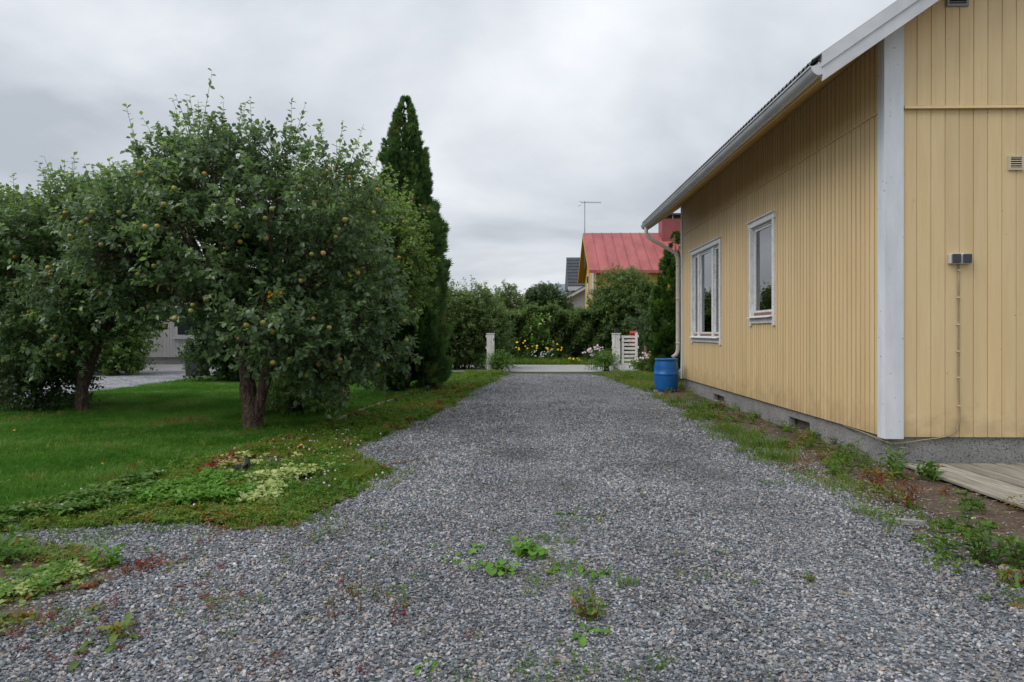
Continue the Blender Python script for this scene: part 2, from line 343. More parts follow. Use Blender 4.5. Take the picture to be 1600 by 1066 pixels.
def gravel(name, cell, mult=1.0):
    m, t, n, l = newmat(name); out = n('ShaderNodeOutputMaterial'); p = n('ShaderNodeBsdfPrincipled', i_Roughness=0.85)
    ge = n('ShaderNodeNewGeometry'); vo = n('ShaderNodeTexVoronoi', i_Scale=cell); l(ge.outputs['Position'], vo.inputs['Vector'])
    sp = n('ShaderNodeSeparateColor'); l(vo.outputs['Color'], sp.inputs[0]); r = n('ShaderNodeValToRGB'); r.color_ramp.interpolation = 'CONSTANT'; ramp(r, GRAVEL); l(sp.outputs[0], r.inputs[0])
    big = n('ShaderNodeTexNoise', i_Scale=0.9, i_Detail=6.0, i_Roughness=0.62); l(ge.outputs['Position'], big.inputs['Vector'])
    br = n('ShaderNodeValToRGB'); ramp(br, [(0.30, (0.62*mult, 0.60*mult, 0.58*mult)), (0.5, (1.0*mult, 1.0*mult, 1.0*mult)), (0.70, (1.16*mult, 1.14*mult, 1.12*mult))]); l(big.outputs['Fac'], br.inputs[0])
    mu = n('ShaderNodeMix', data_type='RGBA', blend_type='MULTIPLY'); mu.inputs[0].default_value = 1.0; l(r.outputs[0], mu.inputs[6]); l(br.outputs[0], mu.inputs[7])
    mos = n('ShaderNodeTexNoise', i_Scale=1.7, i_Detail=6.0); l(ge.outputs['Position'], mos.inputs['Vector']); mr = n('ShaderNodeValToRGB'); ramp(mr, [(0.60, (0,0,0)), (0.78, (0.5,0.5,0.5))]); l(mos.outputs['Fac'], mr.inputs[0])
    m2 = n('ShaderNodeMix', data_type='RGBA'); l(mr.outputs[0], m2.inputs[0]); l(mu.outputs[2], m2.inputs[6]); m2.inputs[7].default_value = (0.11, 0.11, 0.06, 1)
    vs = n('ShaderNodeVectorMath', operation='SCALE'); l(m2.outputs[2], vs.inputs[0]); l(drive_stain(n, l, ge.outputs['Position']), vs.inputs['Scale'])
    l(vs.outputs[0], p.inputs['Base Color']); bp = n('ShaderNodeBump', i_Strength=1.0, i_Distance=0.010, invert=True); l(vo.outputs['Distance'], bp.inputs['Height']); l(bp.outputs[0], p.inputs['Normal'])
    l(p.outputs[0], out.inputs[0])
gravel('gravel', 55.0)
gravel('lane_gravel', 40.0, 1.5)
def stones_mat():
    m, t, n, l = newmat('gravel_stone'); out = n('ShaderNodeOutputMaterial'); p = n('ShaderNodeBsdfPrincipled', i_Roughness=0.8)
    oi = n('ShaderNodeObjectInfo'); r = n('ShaderNodeValToRGB'); ramp(r, [(a * 1.0, tuple(x * 1.18 for x in c)) for a, c in GRAVEL]); l(oi.outputs['Random'], r.inputs[0])
    ge = n('ShaderNodeNewGeometry'); nz = n('ShaderNodeTexNoise', i_Scale=190.0, i_Detail=3.0); l(ge.outputs['Position'], nz.inputs['Vector'])
    mr = n('ShaderNodeMapRange'); mr.inputs['To Min'].default_value = 0.72; mr.inputs['To Max'].default_value = 1.28; l(nz.outputs['Fac'], mr.inputs['Value'])
    big = n('ShaderNodeTexNoise', i_Scale=0.9, i_Detail=6.0, i_Roughness=0.62); l(ge.outputs['Position'], big.inputs['Vector']); b2 = n('ShaderNodeMapRange')
    b2.inputs['From Min'].default_value = 0.3; b2.inputs['From Max'].default_value = 0.7; b2.inputs['To Min'].default_value = 0.66; b2.inputs['To Max'].default_value = 1.18; l(big.outputs['Fac'], b2.inputs['Value'])
    mm = n('ShaderNodeMath', operation='MULTIPLY'); l(mr.outputs[0], mm.inputs[0]); l(b2.outputs[0], mm.inputs[1]); m3 = n('ShaderNodeMath', operation='MULTIPLY'); l(mm.outputs[0], m3.inputs[0]); l(drive_stain(n, l, ge.outputs['Position']), m3.inputs[1]); mm = m3
    vs = n('ShaderNodeVectorMath', operation='SCALE'); l(r.outputs[0], vs.inputs[0]); l(mm.outputs[0], vs.inputs['Scale']); du = n('ShaderNodeTexNoise', i_Scale=1.25, i_Detail=7.0, i_Roughness=.65); l(ge.outputs['Position'], du.inputs['Vector']); dr = n('ShaderNodeMapRange', interpolation_type='SMOOTHSTEP'); l(du.outputs['Fac'], dr.inputs['Value'])
    dr.inputs['From Min'].default_value = .50; dr.inputs['From Max'].default_value = .74; dr.inputs['To Max'].default_value = .62; dm = n('ShaderNodeMix', data_type='RGBA'); l(dr.outputs[0], dm.inputs[0]); l(vs.outputs[0], dm.inputs[6]); dm.inputs[7].default_value = (.158, .158, .158, 1)   # dust lying on the stones
    l(dm.outputs[2], p.inputs['Base Color']); l(p.outputs[0], out.inputs[0])
stones_mat()

leaf_mat('apple_leaf', [(0.0, (0.050, 0.090, 0.042)), (0.5, (0.100, 0.165, 0.075)), (0.85, (0.15, 0.235, 0.095)), (1.0, (0.21, 0.31, 0.11))], trans=0.40, rough=0.30, spec=0.65)
leaf_mat('bright_leaf', [(0.0, (0.055, 0.105, 0.022)), (0.5, (0.115, 0.19, 0.045)), (1.0, (0.21, 0.30, 0.085))], trans=0.42, rough=0.42)
leaf_mat('dark_leaf', [(0.0, (0.025, 0.052, 0.018)), (0.6, (0.048, 0.088, 0.03)), (1.0, (0.085, 0.135, 0.045))], trans=0.4, rough=0.45)
leaf_mat('bush_leaf', [(0.0, (0.05, 0.09, 0.028)), (0.6, (0.105, 0.165, 0.05)), (1.0, (0.19, 0.23, 0.08))], trans=0.42, rough=0.45)
leaf_mat('thuja_leaf', [(0.0, (0.030, 0.066, 0.022)), (0.45, (0.066, 0.135, 0.040)), (0.72, (0.10, 0.18, 0.052)), (0.88, (0.135, 0.10, 0.042)), (1.0, (0.18, 0.12, 0.06))], trans=0.3, rough=0.6, spec=0.3)
leaf_mat('thuja_bright', [(0.0, (0.022, 0.058, 0.010)), (0.5, (0.05, 0.112, 0.017)), (1.0, (0.09, 0.17, 0.03))], trans=0.3, rough=0.6, spec=0.3)
leaf_mat('weed_leaf', [(0.0, (0.04, 0.095, 0.012)), (0.55, (0.085, 0.175, 0.027)), (0.9, (0.15, 0.24, 0.045)), (1.0, (0.2, 0.2, 0.05))], trans=0.25, rough=0.5, spec=0.35)
leaf_mat('plant_leaf', [(0.0, (0.075, 0.18, 0.02)), (0.6, (0.13, 0.28, 0.035)), (1.0, (0.20, 0.35, 0.07))], trans=0.25, rough=0.5, spec=0.3)
leaf_mat('pale_leaf', [(0.0, (0.14, 0.23, 0.045)), (0.5, (0.36, 0.42, 0.16)), (1.0, (0.54, 0.56, 0.30))], trans=0.25, rough=0.5, spec=0.3)
leaf_mat('red_leaf', [(0.0, (0.14, 0.012, 0.016)), (0.5, (0.22, 0.035, 0.03)), (0.8, (0.24, 0.10, 0.03)), (1.0, (0.13, 0.15, 0.03))], trans=0.25, rough=0.5, spec=0.3)
leaf_mat('mixed_leaf', [(0.0, (0.06, 0.12, 0.018)), (0.5, (0.11, 0.18, 0.03)), (0.75, (0.20, 0.21, 0.045)), (0.9, (0.25, 0.10, 0.03)), (1.0, (0.19, 0.03, 0.03))], trans=0.25, rough=0.5, spec=0.3)
leaf_mat('lawn_blade', [(0.0, (0.034, 0.112, 0.008)), (0.45, (0.064, 0.176, 0.018)), (0.75, (0.102, 0.225, 0.038)), (0.92, (0.16, 0.25, 0.08)), (1.0, (0.22, 0.26, 0.09))], trans=0.35, rough=0.6, source='obj', spec=0.15)
leaf_mat('verge_blade', [(0.0, (0.06, 0.125, 0.012)), (0.5, (0.11, 0.19, 0.022)), (0.85, (0.18, 0.23, 0.04)), (1.0, (0.26, 0.23, 0.08))], trans=0.3, rough=0.6, source='obj', spec=0.2)
leaf_mat('verge_weed', [(0.0, (0.05, 0.115, 0.014)), (0.45, (0.095, 0.19, 0.022)), (0.7, (0.15, 0.21, 0.03)), (0.86, (0.20, 0.11, 0.03)), (1.0, (0.20, 0.04, 0.03))], trans=0.25, rough=0.55, source='obj', spec=0.25)
leaf_mat('red_weed', [(0.0, (0.10, 0.012, 0.014)), (0.6, (0.19, 0.03, 0.028)), (0.85, (0.15, 0.12, 0.03)), (1.0, (0.09, 0.15, 0.03))], trans=0.2, rough=0.5, source='obj')
leaf_mat('straw', [(0.0, (0.20, 0.13, 0.06)), (1.0, (0.40, 0.30, 0.16))], trans=0.1, rough=0.8, source='obj')

# ------------------------------------------------------------------ helpers: foliage
def leaf_t(wd=0.5, fold=0.10, droop=0.15):                 # length 1, five points, four triangles
    V = np.array([(0,0,0), (-wd/2, 0.5, 0.02), (0, 0.48, -fold), (wd/2, 0.5, 0.02), (0, 1.0, -droop)]); V[:, 2] += 0
    return V, np.array([(0,2,1), (0,3,2), (1,2,4), (2,3,4)])
def oval_t(wd=0.6, fold=0.08, droop=0.15):               # length 1, seven points, six triangles
    h = wd / 2
    return np.array([(0,0,0), (-h*.82, .28, .03), (-h, .58, .02), (0, 1.0, -droop), (h, .58, .02), (h*.82, .28, .03), (0, .47, -fold)]), np.array([(6,1,0), (6,2,1), (6,3,2), (6,4,3), (6,5,4), (6,0,5)])
def diamond_t(wd=0.5, droop=0.1):
    return np.array([(0,0,0), (-wd/2,0.45,0.03), (wd/2,0.45,0.03), (0,1,-droop)]), np.array([(0,2,1), (1,2,3)])
def spray_t():                                             # flat scaly spray of a thuja
    V = [(0,0,0)]; F = []
    for a, L in ((-0.62, 0.62), (-0.3, 0.86), (0, 1.0), (0.3, 0.86), (0.62, 0.62)):
        o = len(V); d = np.array([math.sin(a), math.cos(a)]); q = np.array([d[1], -d[0]]) * 0.085
        V += [(*(d*0.5*L - q), 0.02), (*(d*0.5*L + q), -0.02), (*(d*L), -0.05)]; F += [(0, o, o+1), (o, o+2, o+1)]
    return np.array(V, float), np.array(F)
def place(tmpl, pos, d, up, s):
    V, F = tmpl; n = len(pos); d = unit(d); x = unit(np.cross(d, up)); z = np.cross(x, d); s = np.asarray(s)
    P = pos[:, None, :] + s[:, None, None] * (V[None, :, 0:1] * x[:, None] + V[None, :, 1:2] * d[:, None] + V[None, :, 2:3] * z[:, None])
    k = len(V); return P.reshape(-1, 3), (F[None] + (np.arange(n) * k)[:, None, None]).reshape(-1, 3), k
def foliage(name, mat, parent, tmpl, pos, d, up, s, tint, off=None):
    V, F, k = place(tmpl, pos, d, up, s)
    if off is None: off = world_loc(parent) if parent else np.zeros(3)
    return link(name, np_mesh(name, V - off, F, np.repeat(tint, k)), mat, parent)
def tubes_np(A, B, C, r0, r1, n=3, seg=2):                 # many thin curved twigs at once (quadratic through A, B, C)
    m = len(A); T = np.linspace(0, 1, seg + 1); P = []
    for t in T: P.append((1-t)**2 * A + 2*t*(1-t) * B + t*t * C)
    P = np.stack(P, 1); d = unit(C - A); ref = np.tile([0.31, 0.17, 0.93], (m, 1)); x = unit(np.cross(d, ref)); y = np.cross(d, x)
    ang = np.arange(n) * 2 * math.pi / n
    ring = np.cos(ang)[None, None, :, None] * x[:, None, None] + np.sin(ang)[None, None, :, None] * y[:, None, None]
    rad = (np.asarray(r0)[..., None] * (1 - T) + np.asarray(r1)[..., None] * T); rad = np.broadcast_to(rad, (m, seg + 1))
    V = (P[:, :, None, :] + rad[:, :, None, None] * ring).reshape(-1, 3)
    q = np.array([(i*n+k, i*n+(k+1) % n, (i+1)*n+(k+1) % n, (i+1)*n+k) for i in range(seg) for k in range(n)])
    return V, (q[None] + (np.arange(m) * (seg+1) * n)[:, None, None]).reshape(-1, 4)
def crown_shoots(blobs, n, g, upb=0.35, inner=0.4):
    B = np.array(blobs, float); wt = (B[:, 3] * B[:, 4] + B[:, 4] * B[:, 5] + B[:, 3] * B[:, 5]); wt /= wt.sum()
    i = g.choice(len(B), n, p=wt); q = unit(g.normal(size=(n, 3))); r = g.random(n) ** inner
    rel = q * r[:, None] * B[i, 3:6]; pos = B[i, :3] + rel
    d = unit(unit(rel) * 0.8 + np.array([0, 0, upb]) + g.normal(size=(n, 3)) * 0.45)
    return pos, d, i, r
def shoot_leaves(pos, d, length, nl, g, size, drop=0.25, spread=0.9):
    n = len(pos); t = (np.arange(nl) + 0.5)[None] / nl + g.normal(size=(n, nl)) * 0.04; L = np.broadcast_to(length, (n,))[:, None]
    sag = -drop * (t * L) ** 2
    P = pos[:, None] + d[:, None] * (t * L)[..., None]; P[..., 2] += sag
    ref = unit(np.cross(d, unit(g.normal(size=(n, 3))))); y = np.cross(d, ref); az = np.arange(nl)[None] * 2.4 + g.random((n, 1)) * 6.28
    rad = np.cos(az)[..., None] * ref[:, None] + np.sin(az)[..., None] * y[:, None]
    ld = unit(rad * spread + d[:, None] * 0.55 + g.normal(size=(n, nl, 3)) * 0.3 + np.array([0, 0, -0.12]))
    up = unit(np.array([0, 0, 1.0]) + g.normal(size=(n, nl, 3)) * 0.55 + d[:, None] * 0.3)
    s = size * (0.7 + 0.55 * g.random((n, nl)))
    return P.reshape(-1, 3), ld.reshape(-1, 3), up.reshape(-1, 3), s.ravel(), np.repeat(np.arange(n), nl), np.tile(t[0], n)
def bez(a, b, c, m=7):
    t = np.linspace(0, 1, m)[:, None]; return (1-t)**2 * np.asarray(a) + 2*t*(1-t)*np.asarray(b) + t*t*np.asarray(c)

def tree(name, label, cat, base, trunks, blobs, nshoot, nl, size, mat, seed, length=(0.22, 0.42), sprouts=None, group=None, twig=True, upb=0.35, apples=0, apple_mat='apple_skin', tint_shift=0.0, inner=0.4, wd=0.62, limbr=0.055, fine=False):
    """base (x, y); trunks: lists of (dx, dy, z, r); blobs in world coordinates"""
    g = np.random.default_rng(seed); r = root(name, (base[0], base[1], 0), label, cat, group)
    mb = MB(); forks = []
    for tr in trunks:
        P = np.array([(base[0] + a, base[1] + b, z) for a, b, z, _ in tr], float); R = np.array([q[3] for q in tr])
        t = np.linspace(0, len(P) - 1, (len(P) - 1) * 4 + 1); i = np.minimum(t.astype(int), len(P) - 2); f = (t - i)[:, None]
        PP = P[i] * (1 - f) + P[i+1] * f; RR = R[i] * (1 - f[:, 0]) + R[i+1] * f[:, 0]
        for k in range(2): PP[1:-1] = (PP[:-2] + 2 * PP[1:-1] + PP[2:]) / 4
        PP[1:-1, :2] += g.normal(size=(len(PP) - 2, 2)) * RR[1:-1, None] * 0.10; RR = RR * (1 + g.normal(size=len(RR)) * 0.05)
        mb.tube(PP, RR, 12); forks.append((PP[-1], RR[-1]))
    for b in blobs:
        c = np.array(b[:3]); k = int(np.argmin([np.linalg.norm(c - f[0]) for f in forks])); a, ra = forks[k]
        mid = (a + c) / 2 + np.array([0, 0, 0.18 * np.linalg.norm(c - a)]) * (1 if c[2] < a[2] + 1.2 else -0.4) + g.normal(size=3) * 0.12
        L = np.linalg.norm(c - a); rr = min(ra * 0.62, limbr * (0.6 + 0.3 * L))
        mb.tube(bez(a, mid, c), np.linspace(rr, rr * 0.25, 7), 6)
    mb.build('trunk', 'bark', r)
    pos, d, bi, rr = crown_shoots(blobs, nshoot, g, upb, inner); ln = length[0] + g.random(nshoot) * (length[1] - length[0])
    keep = pos[:, 2] > 0.12; pos, d, bi, ln = pos[keep], d[keep], bi[keep], ln[keep]
    LP = [shoot_leaves(pos, d, ln, nl, g, size)]; tw = [(pos, d, ln)]
    if sprouts:                                        # long upright shoots breaking the outline
        B = np.array(blobs); cnt, l0, l1 = sprouts; top = np.argsort(-(B[:, 2] + B[:, 5]))[:max(4, int(len(B) * 0.6))]; k = g.choice(top, cnt)
        q = unit(g.normal(size=(cnt, 3)) * np.array([1, 1, 0.25]) + np.array([0, 0, 0.9])); sp = B[k, :3] + q * B[k, 3:6] * 0.85
        sdd = unit(np.array([0, 0, 1.0]) + q * np.array([0.45, 0.45, 0.2]) + g.normal(size=(cnt, 3)) * 0.12); sl = l0 + g.random(cnt) * (l1 - l0)
        LP.append(shoot_leaves(sp, sdd, sl, 15, g, size * 0.9, drop=0.0, spread=0.8)); tw.append((sp, sdd, sl))
    A = [np.concatenate([q[i] for q in LP]) for i in range(4)]
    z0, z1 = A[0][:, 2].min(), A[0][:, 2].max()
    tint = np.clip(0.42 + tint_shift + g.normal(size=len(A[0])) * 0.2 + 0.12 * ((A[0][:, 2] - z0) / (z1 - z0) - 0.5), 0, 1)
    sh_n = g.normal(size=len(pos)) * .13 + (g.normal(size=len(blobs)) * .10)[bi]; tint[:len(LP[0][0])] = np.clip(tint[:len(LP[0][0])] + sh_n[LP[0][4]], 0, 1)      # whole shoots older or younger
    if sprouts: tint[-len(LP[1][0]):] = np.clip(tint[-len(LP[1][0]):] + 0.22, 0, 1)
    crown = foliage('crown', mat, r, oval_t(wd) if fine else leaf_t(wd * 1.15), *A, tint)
    if twig:
        TV, TF = [], []; o = 0; B = np.array(blobs)
        cen = B[bi, :3]; a = cen + (pos - cen) * 0.4; V, F = tubes_np(a, (a + pos) / 2 + g.normal(size=pos.shape) * 0.05, pos, np.full(len(a), 0.007), np.full(len(a), 0.004)); TV.append(V); TF.append(F); o += len(V)
        for p_, d_, l_ in tw:
            e = p_ + d_ * l_[:, None]; V, F = tubes_np(p_, (p_ + e) / 2, e, np.full(len(p_), 0.0045), np.full(len(p_), 0.002)); TV.append(V); TF.append(F + o); o += len(V)
        link('twigs', np_mesh('twigs', np.concatenate(TV) - world_loc(r), np.concatenate(TF)), 'bark', r)
    if apples:
        m = apple_mesh(apple_mat); camp = np.array([0, 0, H]); B = np.array(blobs)
        k = g.choice(len(B), apples * 3); q = unit(g.normal(size=(apples * 3, 3)) + unit(camp - B[k, :3]) * 1.1 + np.array([0, 0, -0.25])); p = B[k, :3] + q * B[k, 3:6] * 1.28
        zz = (p[:, 2] - z0) / (z1 - z0); p = p[(zz < 0.72) & (zz > 0.12)][:apples]
        c0 = np.array(r.location)
        for pt in p:
            o = link('apple', m, None, r, tuple(pt - c0)); s_ = 0.85 + 0.35 * g.random(); o.scale = (s_, s_, s_); o.rotation_euler = (g.normal() * 0.3, g.normal() * 0.3, g.random() * 6)
    return r
_ap = {}
def apple_mesh(mat):
    if mat in _ap: return _ap[mat]
    mb = MB(); R = 0.034
    mb.lathe([(0.001, -0.8*R), (0.35*R, -0.86*R), (0.78*R, -0.55*R), (1.0*R, 0.05*R), (0.86*R, 0.6*R), (0.45*R, 0.86*R), (0.08*R, 0.68*R), (0.001, 0.66*R)], (0, 0, 0), 8)
    me = mb.mesh('apple'); me.materials.append(MATS[mat]); _ap[mat] = me; return me
def clump_blobs(c, R, n, rb, seed, zlo=None, squash=0.8, shell=0.72):
    """n lumps over an ellipsoid of radii R round c, plus a few inside"""
    g = np.random.default_rng(seed); c = np.array(c, float); R = np.array(R, float); out = []
    for i in range(n):
        z = 1 - 2 * (i + 0.5) / n; a = i * 2.39996 + g.normal() * 0.25; q = np.array([math.cos(a) * math.sqrt(1 - z*z), math.sin(a) * math.sqrt(1 - z*z), z])
        p = c + q * R * (shell + g.normal() * 0.08)
        if zlo is not None and p[2] < zlo: continue
        k = rb * (0.75 + 0.5 * g.random()); out.append((*p, k, k, k * squash))
    for i in range(max(2, n // 6)): p = c + g.normal(size=3) * R * 0.22; out.append((*p, rb * 1.1, rb * 1.1, rb * 0.9))
    return out
def clear_view(blobs, px0, px1, py0, py1):          # leave a gap in the crowns where the neighbour's house shows
    out = []
    for b in blobs:
        d = b[1] * CT - b[0] * ST; px = 800 + FPX * (b[0] * CT + b[1] * ST) / d; py = HY - (b[2] - H) * FPX / d; m = (b[3] * .75 + .1) * FPX / d; mz = (b[5] * .75 + .1) * FPX / d
        if not (px0 - m < px < px1 + m and py0 - mz < py < py1 + mz): out.append(b)
    return out
def bush(name, label, base, c, R, nb, rb, nshoot, nl, size, mat, seed, cat='bush', group=None, zlo=0.25, sprouts=None, tint_shift=0.0, upb=0.3, twig=False, nst=6, wd=0.55):
    g = np.random.default_rng(seed + 99)
    tr = [[(g.normal() * 0.12, g.normal() * 0.12, -0.05, 0.035), (g.normal() * 0.3 * R[0], g.normal() * 0.3 * R[1], c[2] * 0.7, 0.022)] for _ in range(nst)]
    return tree(name, label, cat, base, tr, clump_blobs(c, R, nb, rb, seed, zlo), nshoot, nl, size, mat, seed, sprouts=sprouts, group=group, twig=twig, tint_shift=tint_shift, upb=upb, limbr=0.02, wd=wd)
def thuja(name, label, base, h, rad, n, seed, mat, prof=None, size=0.16, brown=True, group=None):
    g = np.random.default_rng(seed); r = root(name, (base[0], base[1], 0), label, 'tree', group)
    MB().tube([(base[0], base[1], -0.05), (base[0], base[1], h * 0.5), (base[0], base[1], h * 0.93)], [rad * 0.12, rad * 0.07, 0.01], 8).build('trunk', 'bark', r)
    prof = prof or [(0, 0.72), (0.08, 0.95), (0.25, 1.0), (0.5, 0.88), (0.72, 0.66), (0.88, 0.42), (0.96, 0.2), (1.0, 0.03)]
    nc = max(60, n // 80); tcl = np.sqrt(g.random(nc)) * .5 + g.random(nc) * .5; tcl = np.where(g.random(nc) < .5, 1 - tcl, g.random(nc)); azc = g.random(nc) * 2 * math.pi; rc = 1 + g.normal(size=nc) * .17; tc_ = g.normal(size=nc) * .18
    k = g.integers(0, nc, n); loc_t = g.random(n); wt = .55 + .45 * (1 - tcl[k])
    t = np.clip(tcl[k] + (loc_t - .4) * .085, 0, .998); az = azc[k] + g.normal(size=n) * .16 * (1.3 - .5 * loc_t)
    R = np.interp(t, [p[0] for p in prof], [p[1] for p in prof]) * rad
    lump = np.cos((az - azc[k]) * 5) * .6 + tc_[k] * 3
    R = R * rc[k] * (1.0 + .10 * loc_t - .45 * np.abs(az - azc[k]) - .22 * g.random(n) ** 2); R = np.maximum(R, .01)
    pos = np.stack([base[0] + R * np.cos(az), base[1] + R * np.sin(az), t * h * 0.985 + 0.03], 1)
    out = np.stack([np.cos(az), np.sin(az), np.zeros(n)], 1); d = unit(out * 0.75 + np.array([0, 0, 0.75]) + g.normal(size=(n, 3)) * 0.35)
    tang = np.stack([-np.sin(az), np.cos(az), np.zeros(n)], 1); up = unit(tang * g.normal(size=(n, 1)) + out * 0.6 + g.normal(size=(n, 3)) * 0.4)
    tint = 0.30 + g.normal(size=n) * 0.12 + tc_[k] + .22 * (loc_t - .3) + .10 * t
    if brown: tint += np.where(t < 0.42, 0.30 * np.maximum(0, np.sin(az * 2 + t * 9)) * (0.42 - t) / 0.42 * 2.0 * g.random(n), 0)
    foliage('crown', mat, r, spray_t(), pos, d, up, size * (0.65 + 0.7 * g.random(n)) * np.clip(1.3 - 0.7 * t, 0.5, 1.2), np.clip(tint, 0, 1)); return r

# scatter of tiny ground things: one object, geometry-node instances of unlinked source meshes
def scatter(name, P, rot, scl, pid, protos, mat, label=None, cat=None, kind='stuff', parent=None):
    coll = bpy.data.collections.new(name + '_source')
    for i, me in enumerate(protos):
        if not me.materials: me.materials.append(MATS[mat])
        coll.objects.link(bpy.data.objects.new('%s_source_%02d' % (name, i), me))
    me = bpy.data.meshes.new(name); me.vertices.add(len(P)); me.vertices.foreach_set('co', np.ascontiguousarray(P, np.float32).ravel())
    a = me.attributes.new('rot', 'FLOAT_VECTOR', 'POINT'); a.data.foreach_set('vector', np.ascontiguousarray(rot, np.float32).ravel())
    a = me.attributes.new('scl', 'FLOAT_VECTOR', 'POINT'); a.data.foreach_set('vector', np.ascontiguousarray(scl, np.float32).ravel())
    a = me.attributes.new('pid', 'INT', 'POINT'); a.data.foreach_set('value', np.ascontiguousarray(pid, np.int32))
    me.update(); o = bpy.data.objects.new(name, me); COL.objects.link(o); me.materials.append(MATS[mat])
    ng = bpy.data.node_groups.new(name, 'GeometryNodeTree'); ng.interface.new_socket('Geometry', in_out='INPUT', socket_type='NodeSocketGeometry'); ng.interface.new_socket('Geometry', in_out='OUTPUT', socket_type='NodeSocketGeometry')
    A = ng.nodes.new; gi, go = A('NodeGroupInput'), A('NodeGroupOutput'); ip = A('GeometryNodeInstanceOnPoints'); ci = A('GeometryNodeCollectionInfo')
    ci.inputs['Collection'].default_value = coll; ci.inputs['Separate Children'].default_value = True; ci.inputs['Reset Children'].default_value = True; ip.inputs['Pick Instance'].default_value = True
    def na(nm, ty): q = A('GeometryNodeInputNamedAttribute'); q.data_type = ty; q.inputs['Name'].default_value = nm; return q.outputs[0]
    K = ng.links.new; K(gi.outputs[0], ip.inputs['Points']); K(ci.outputs[0], ip.inputs['Instance']); K(na('pid', 'INT'), ip.inputs['Instance Index']); K(na('rot', 'FLOAT_VECTOR'), ip.inputs['Rotation']); K(na('scl', 'FLOAT_VECTOR'), ip.inputs['Scale']); K(ip.outputs[0], go.inputs[0])
    md = o.modifiers.new('scatter', 'NODES'); md.node_group = ng
    tag(o, label, cat, None, kind)
    return o
def stand(P2, z, g, smin, smax, tilt=0.12, tall=1.0):
    n = len(P2); P = np.column_stack([P2, np.full(n, z)]); rot = np.column_stack([g.normal(size=n) * tilt, g.normal(size=n) * tilt, g.random(n) * 6.283]); s = smin + g.random(n) * (smax - smin)
    return P, rot, np.column_stack([s, s, s * tall])
def tuft(nb, h, spread, wd, lean, g):
    V, F = [], []
    for i in range(nb):
        a = g.random() * 6.283; r = spread * math.sqrt(g.random()); b = np.array([r * math.cos(a), r * math.sin(a), 0]); a2 = a + g.normal() * 0.8
        ln = np.array([math.cos(a2), math.sin(a2), 0]) * lean * (0.3 + g.random()); hh = h * (0.55 + 0.6 * g.random()); q = np.array([-math.sin(a2), math.cos(a2), 0]) * wd / 2
        m = b + ln * hh * 0.35 + np.array([0, 0, hh * 0.6]); e = b + ln * hh + np.array([0, 0, hh * (0.95 - 0.25 * lean)]); o = len(V)
        V += [b - q, b + q, m - q * 0.8, m + q * 0.8, e]; F += [(o, o+1, o+3), (o, o+3, o+2), (o+2, o+3, o+4)]
    return np_mesh('tuft', np.array(V), np.array(F))
def rosette_mesh(nl, L, wd, elev, g, layers=1):
    V, F = [], []
    n = nl; az = np.arange(n) * 2.4 + g.random(n) * 0.5; el = elev + g.normal(size=n) * 0.25; d = np.stack([np.cos(az) * np.cos(el), np.sin(az) * np.cos(el), np.sin(el)], 1)
    P, Fc, _ = place(leaf_t(wd, 0.08, 0.25), np.zeros((n, 3)) + g.normal(size=(n, 3)) * 0.006 * np.array([1, 1, 0.2]), d, np.tile([0, 0, 1.0], (n, 1)), L * (0.6 + 0.6 * g.random(n)))
    return np_mesh('rosette', P, Fc)
def sprig_mesh(ns, h, L, wd, g, per=9):
    A = []
    for i in range(ns):
        a = g.random() * 6.28; d = unit(np.array([math.cos(a) * 0.35, math.sin(a) * 0.35, 1])); q = shoot_leaves(np.array([[0.02 * math.cos(a), 0.02 * math.sin(a), 0]]), d[None], np.array([h * (0.6 + 0.5 * g.random())]), per, g, L, drop=0.2); A.append(q)
    X = [np.concatenate([q[i] for q in A]) for i in range(4)]; X[0][:, 2] = np.maximum(X[0][:, 2], 0.005)
    P, Fc, _ = place(leaf_t(wd), *X); return np_mesh('sprig', P, Fc)

# ------------------------------------------------------------------ ground, driveway, lawn, street
def sheet(name, poly, z, mat, kind='structure'):
    me = bpy.data.meshes.new(name); me.from_pydata([(float(p[0]), float(p[1]), z) for p in poly], [], [tuple(range(len(poly)))]); me.update()
    return tag(link(name, me, mat), None, None, None, kind)
sheet('ground', [(-500, -60), (500, -60), (500, 900), (-500, 900)], -0.004, 'earth')
left_edge = [G(*p) for p in ((797, 585), (781, 592), (745, 610), (705, 638), (660, 660), (612, 681), (588, 696), (552, 708), (572, 722), (622, 738), (600, 752), (560, 776), (522, 800), (450, 826), (370, 834), (300, 822), (200, 826), (100, 832), (0, 838), (-250, 842))]
right_edge = [G(*p) for p in ((1640, 945), (1560, 905), (1460, 866), (1390, 812), (1330, 776), (1230, 738), (1150, 697), (1090, 658), (1036, 624), (985, 602), (960, 594), (932, 586))]
drive_poly = [np.array(p) for p in left_edge] + [np.array((-7.5, 1.0)), np.array((-7.5, -4)), np.array((2.62, -4)), np.array((2.6, 2.4))] + [np.array(p) for p in right_edge]
drive_r = rough_edge(drive_poly, 0.12, 0.035, 1)
LAWN_E = [G(*p) for p in ((-200, 838), (0, 806), (120, 778), (260, 742), (380, 706), (470, 680), (560, 642), (640, 615), (690, 600))]
lawn_poly = [np.array((-10.1, 4.4))] + LAWN_E + [np.array(p) for p in ((-2.1, 23.6), (-10.0, 23.6))]
verge_poly = LAWN_E + [np.array(p) for p in ((-2.1, 23.8), (-0.9, 23.8))] + left_edge[::1]
sheet('lawn', lawn_poly, 0.004, 'lawn_base')
sheet('grass_verge', verge_poly, 0.010, 'verge_soil')
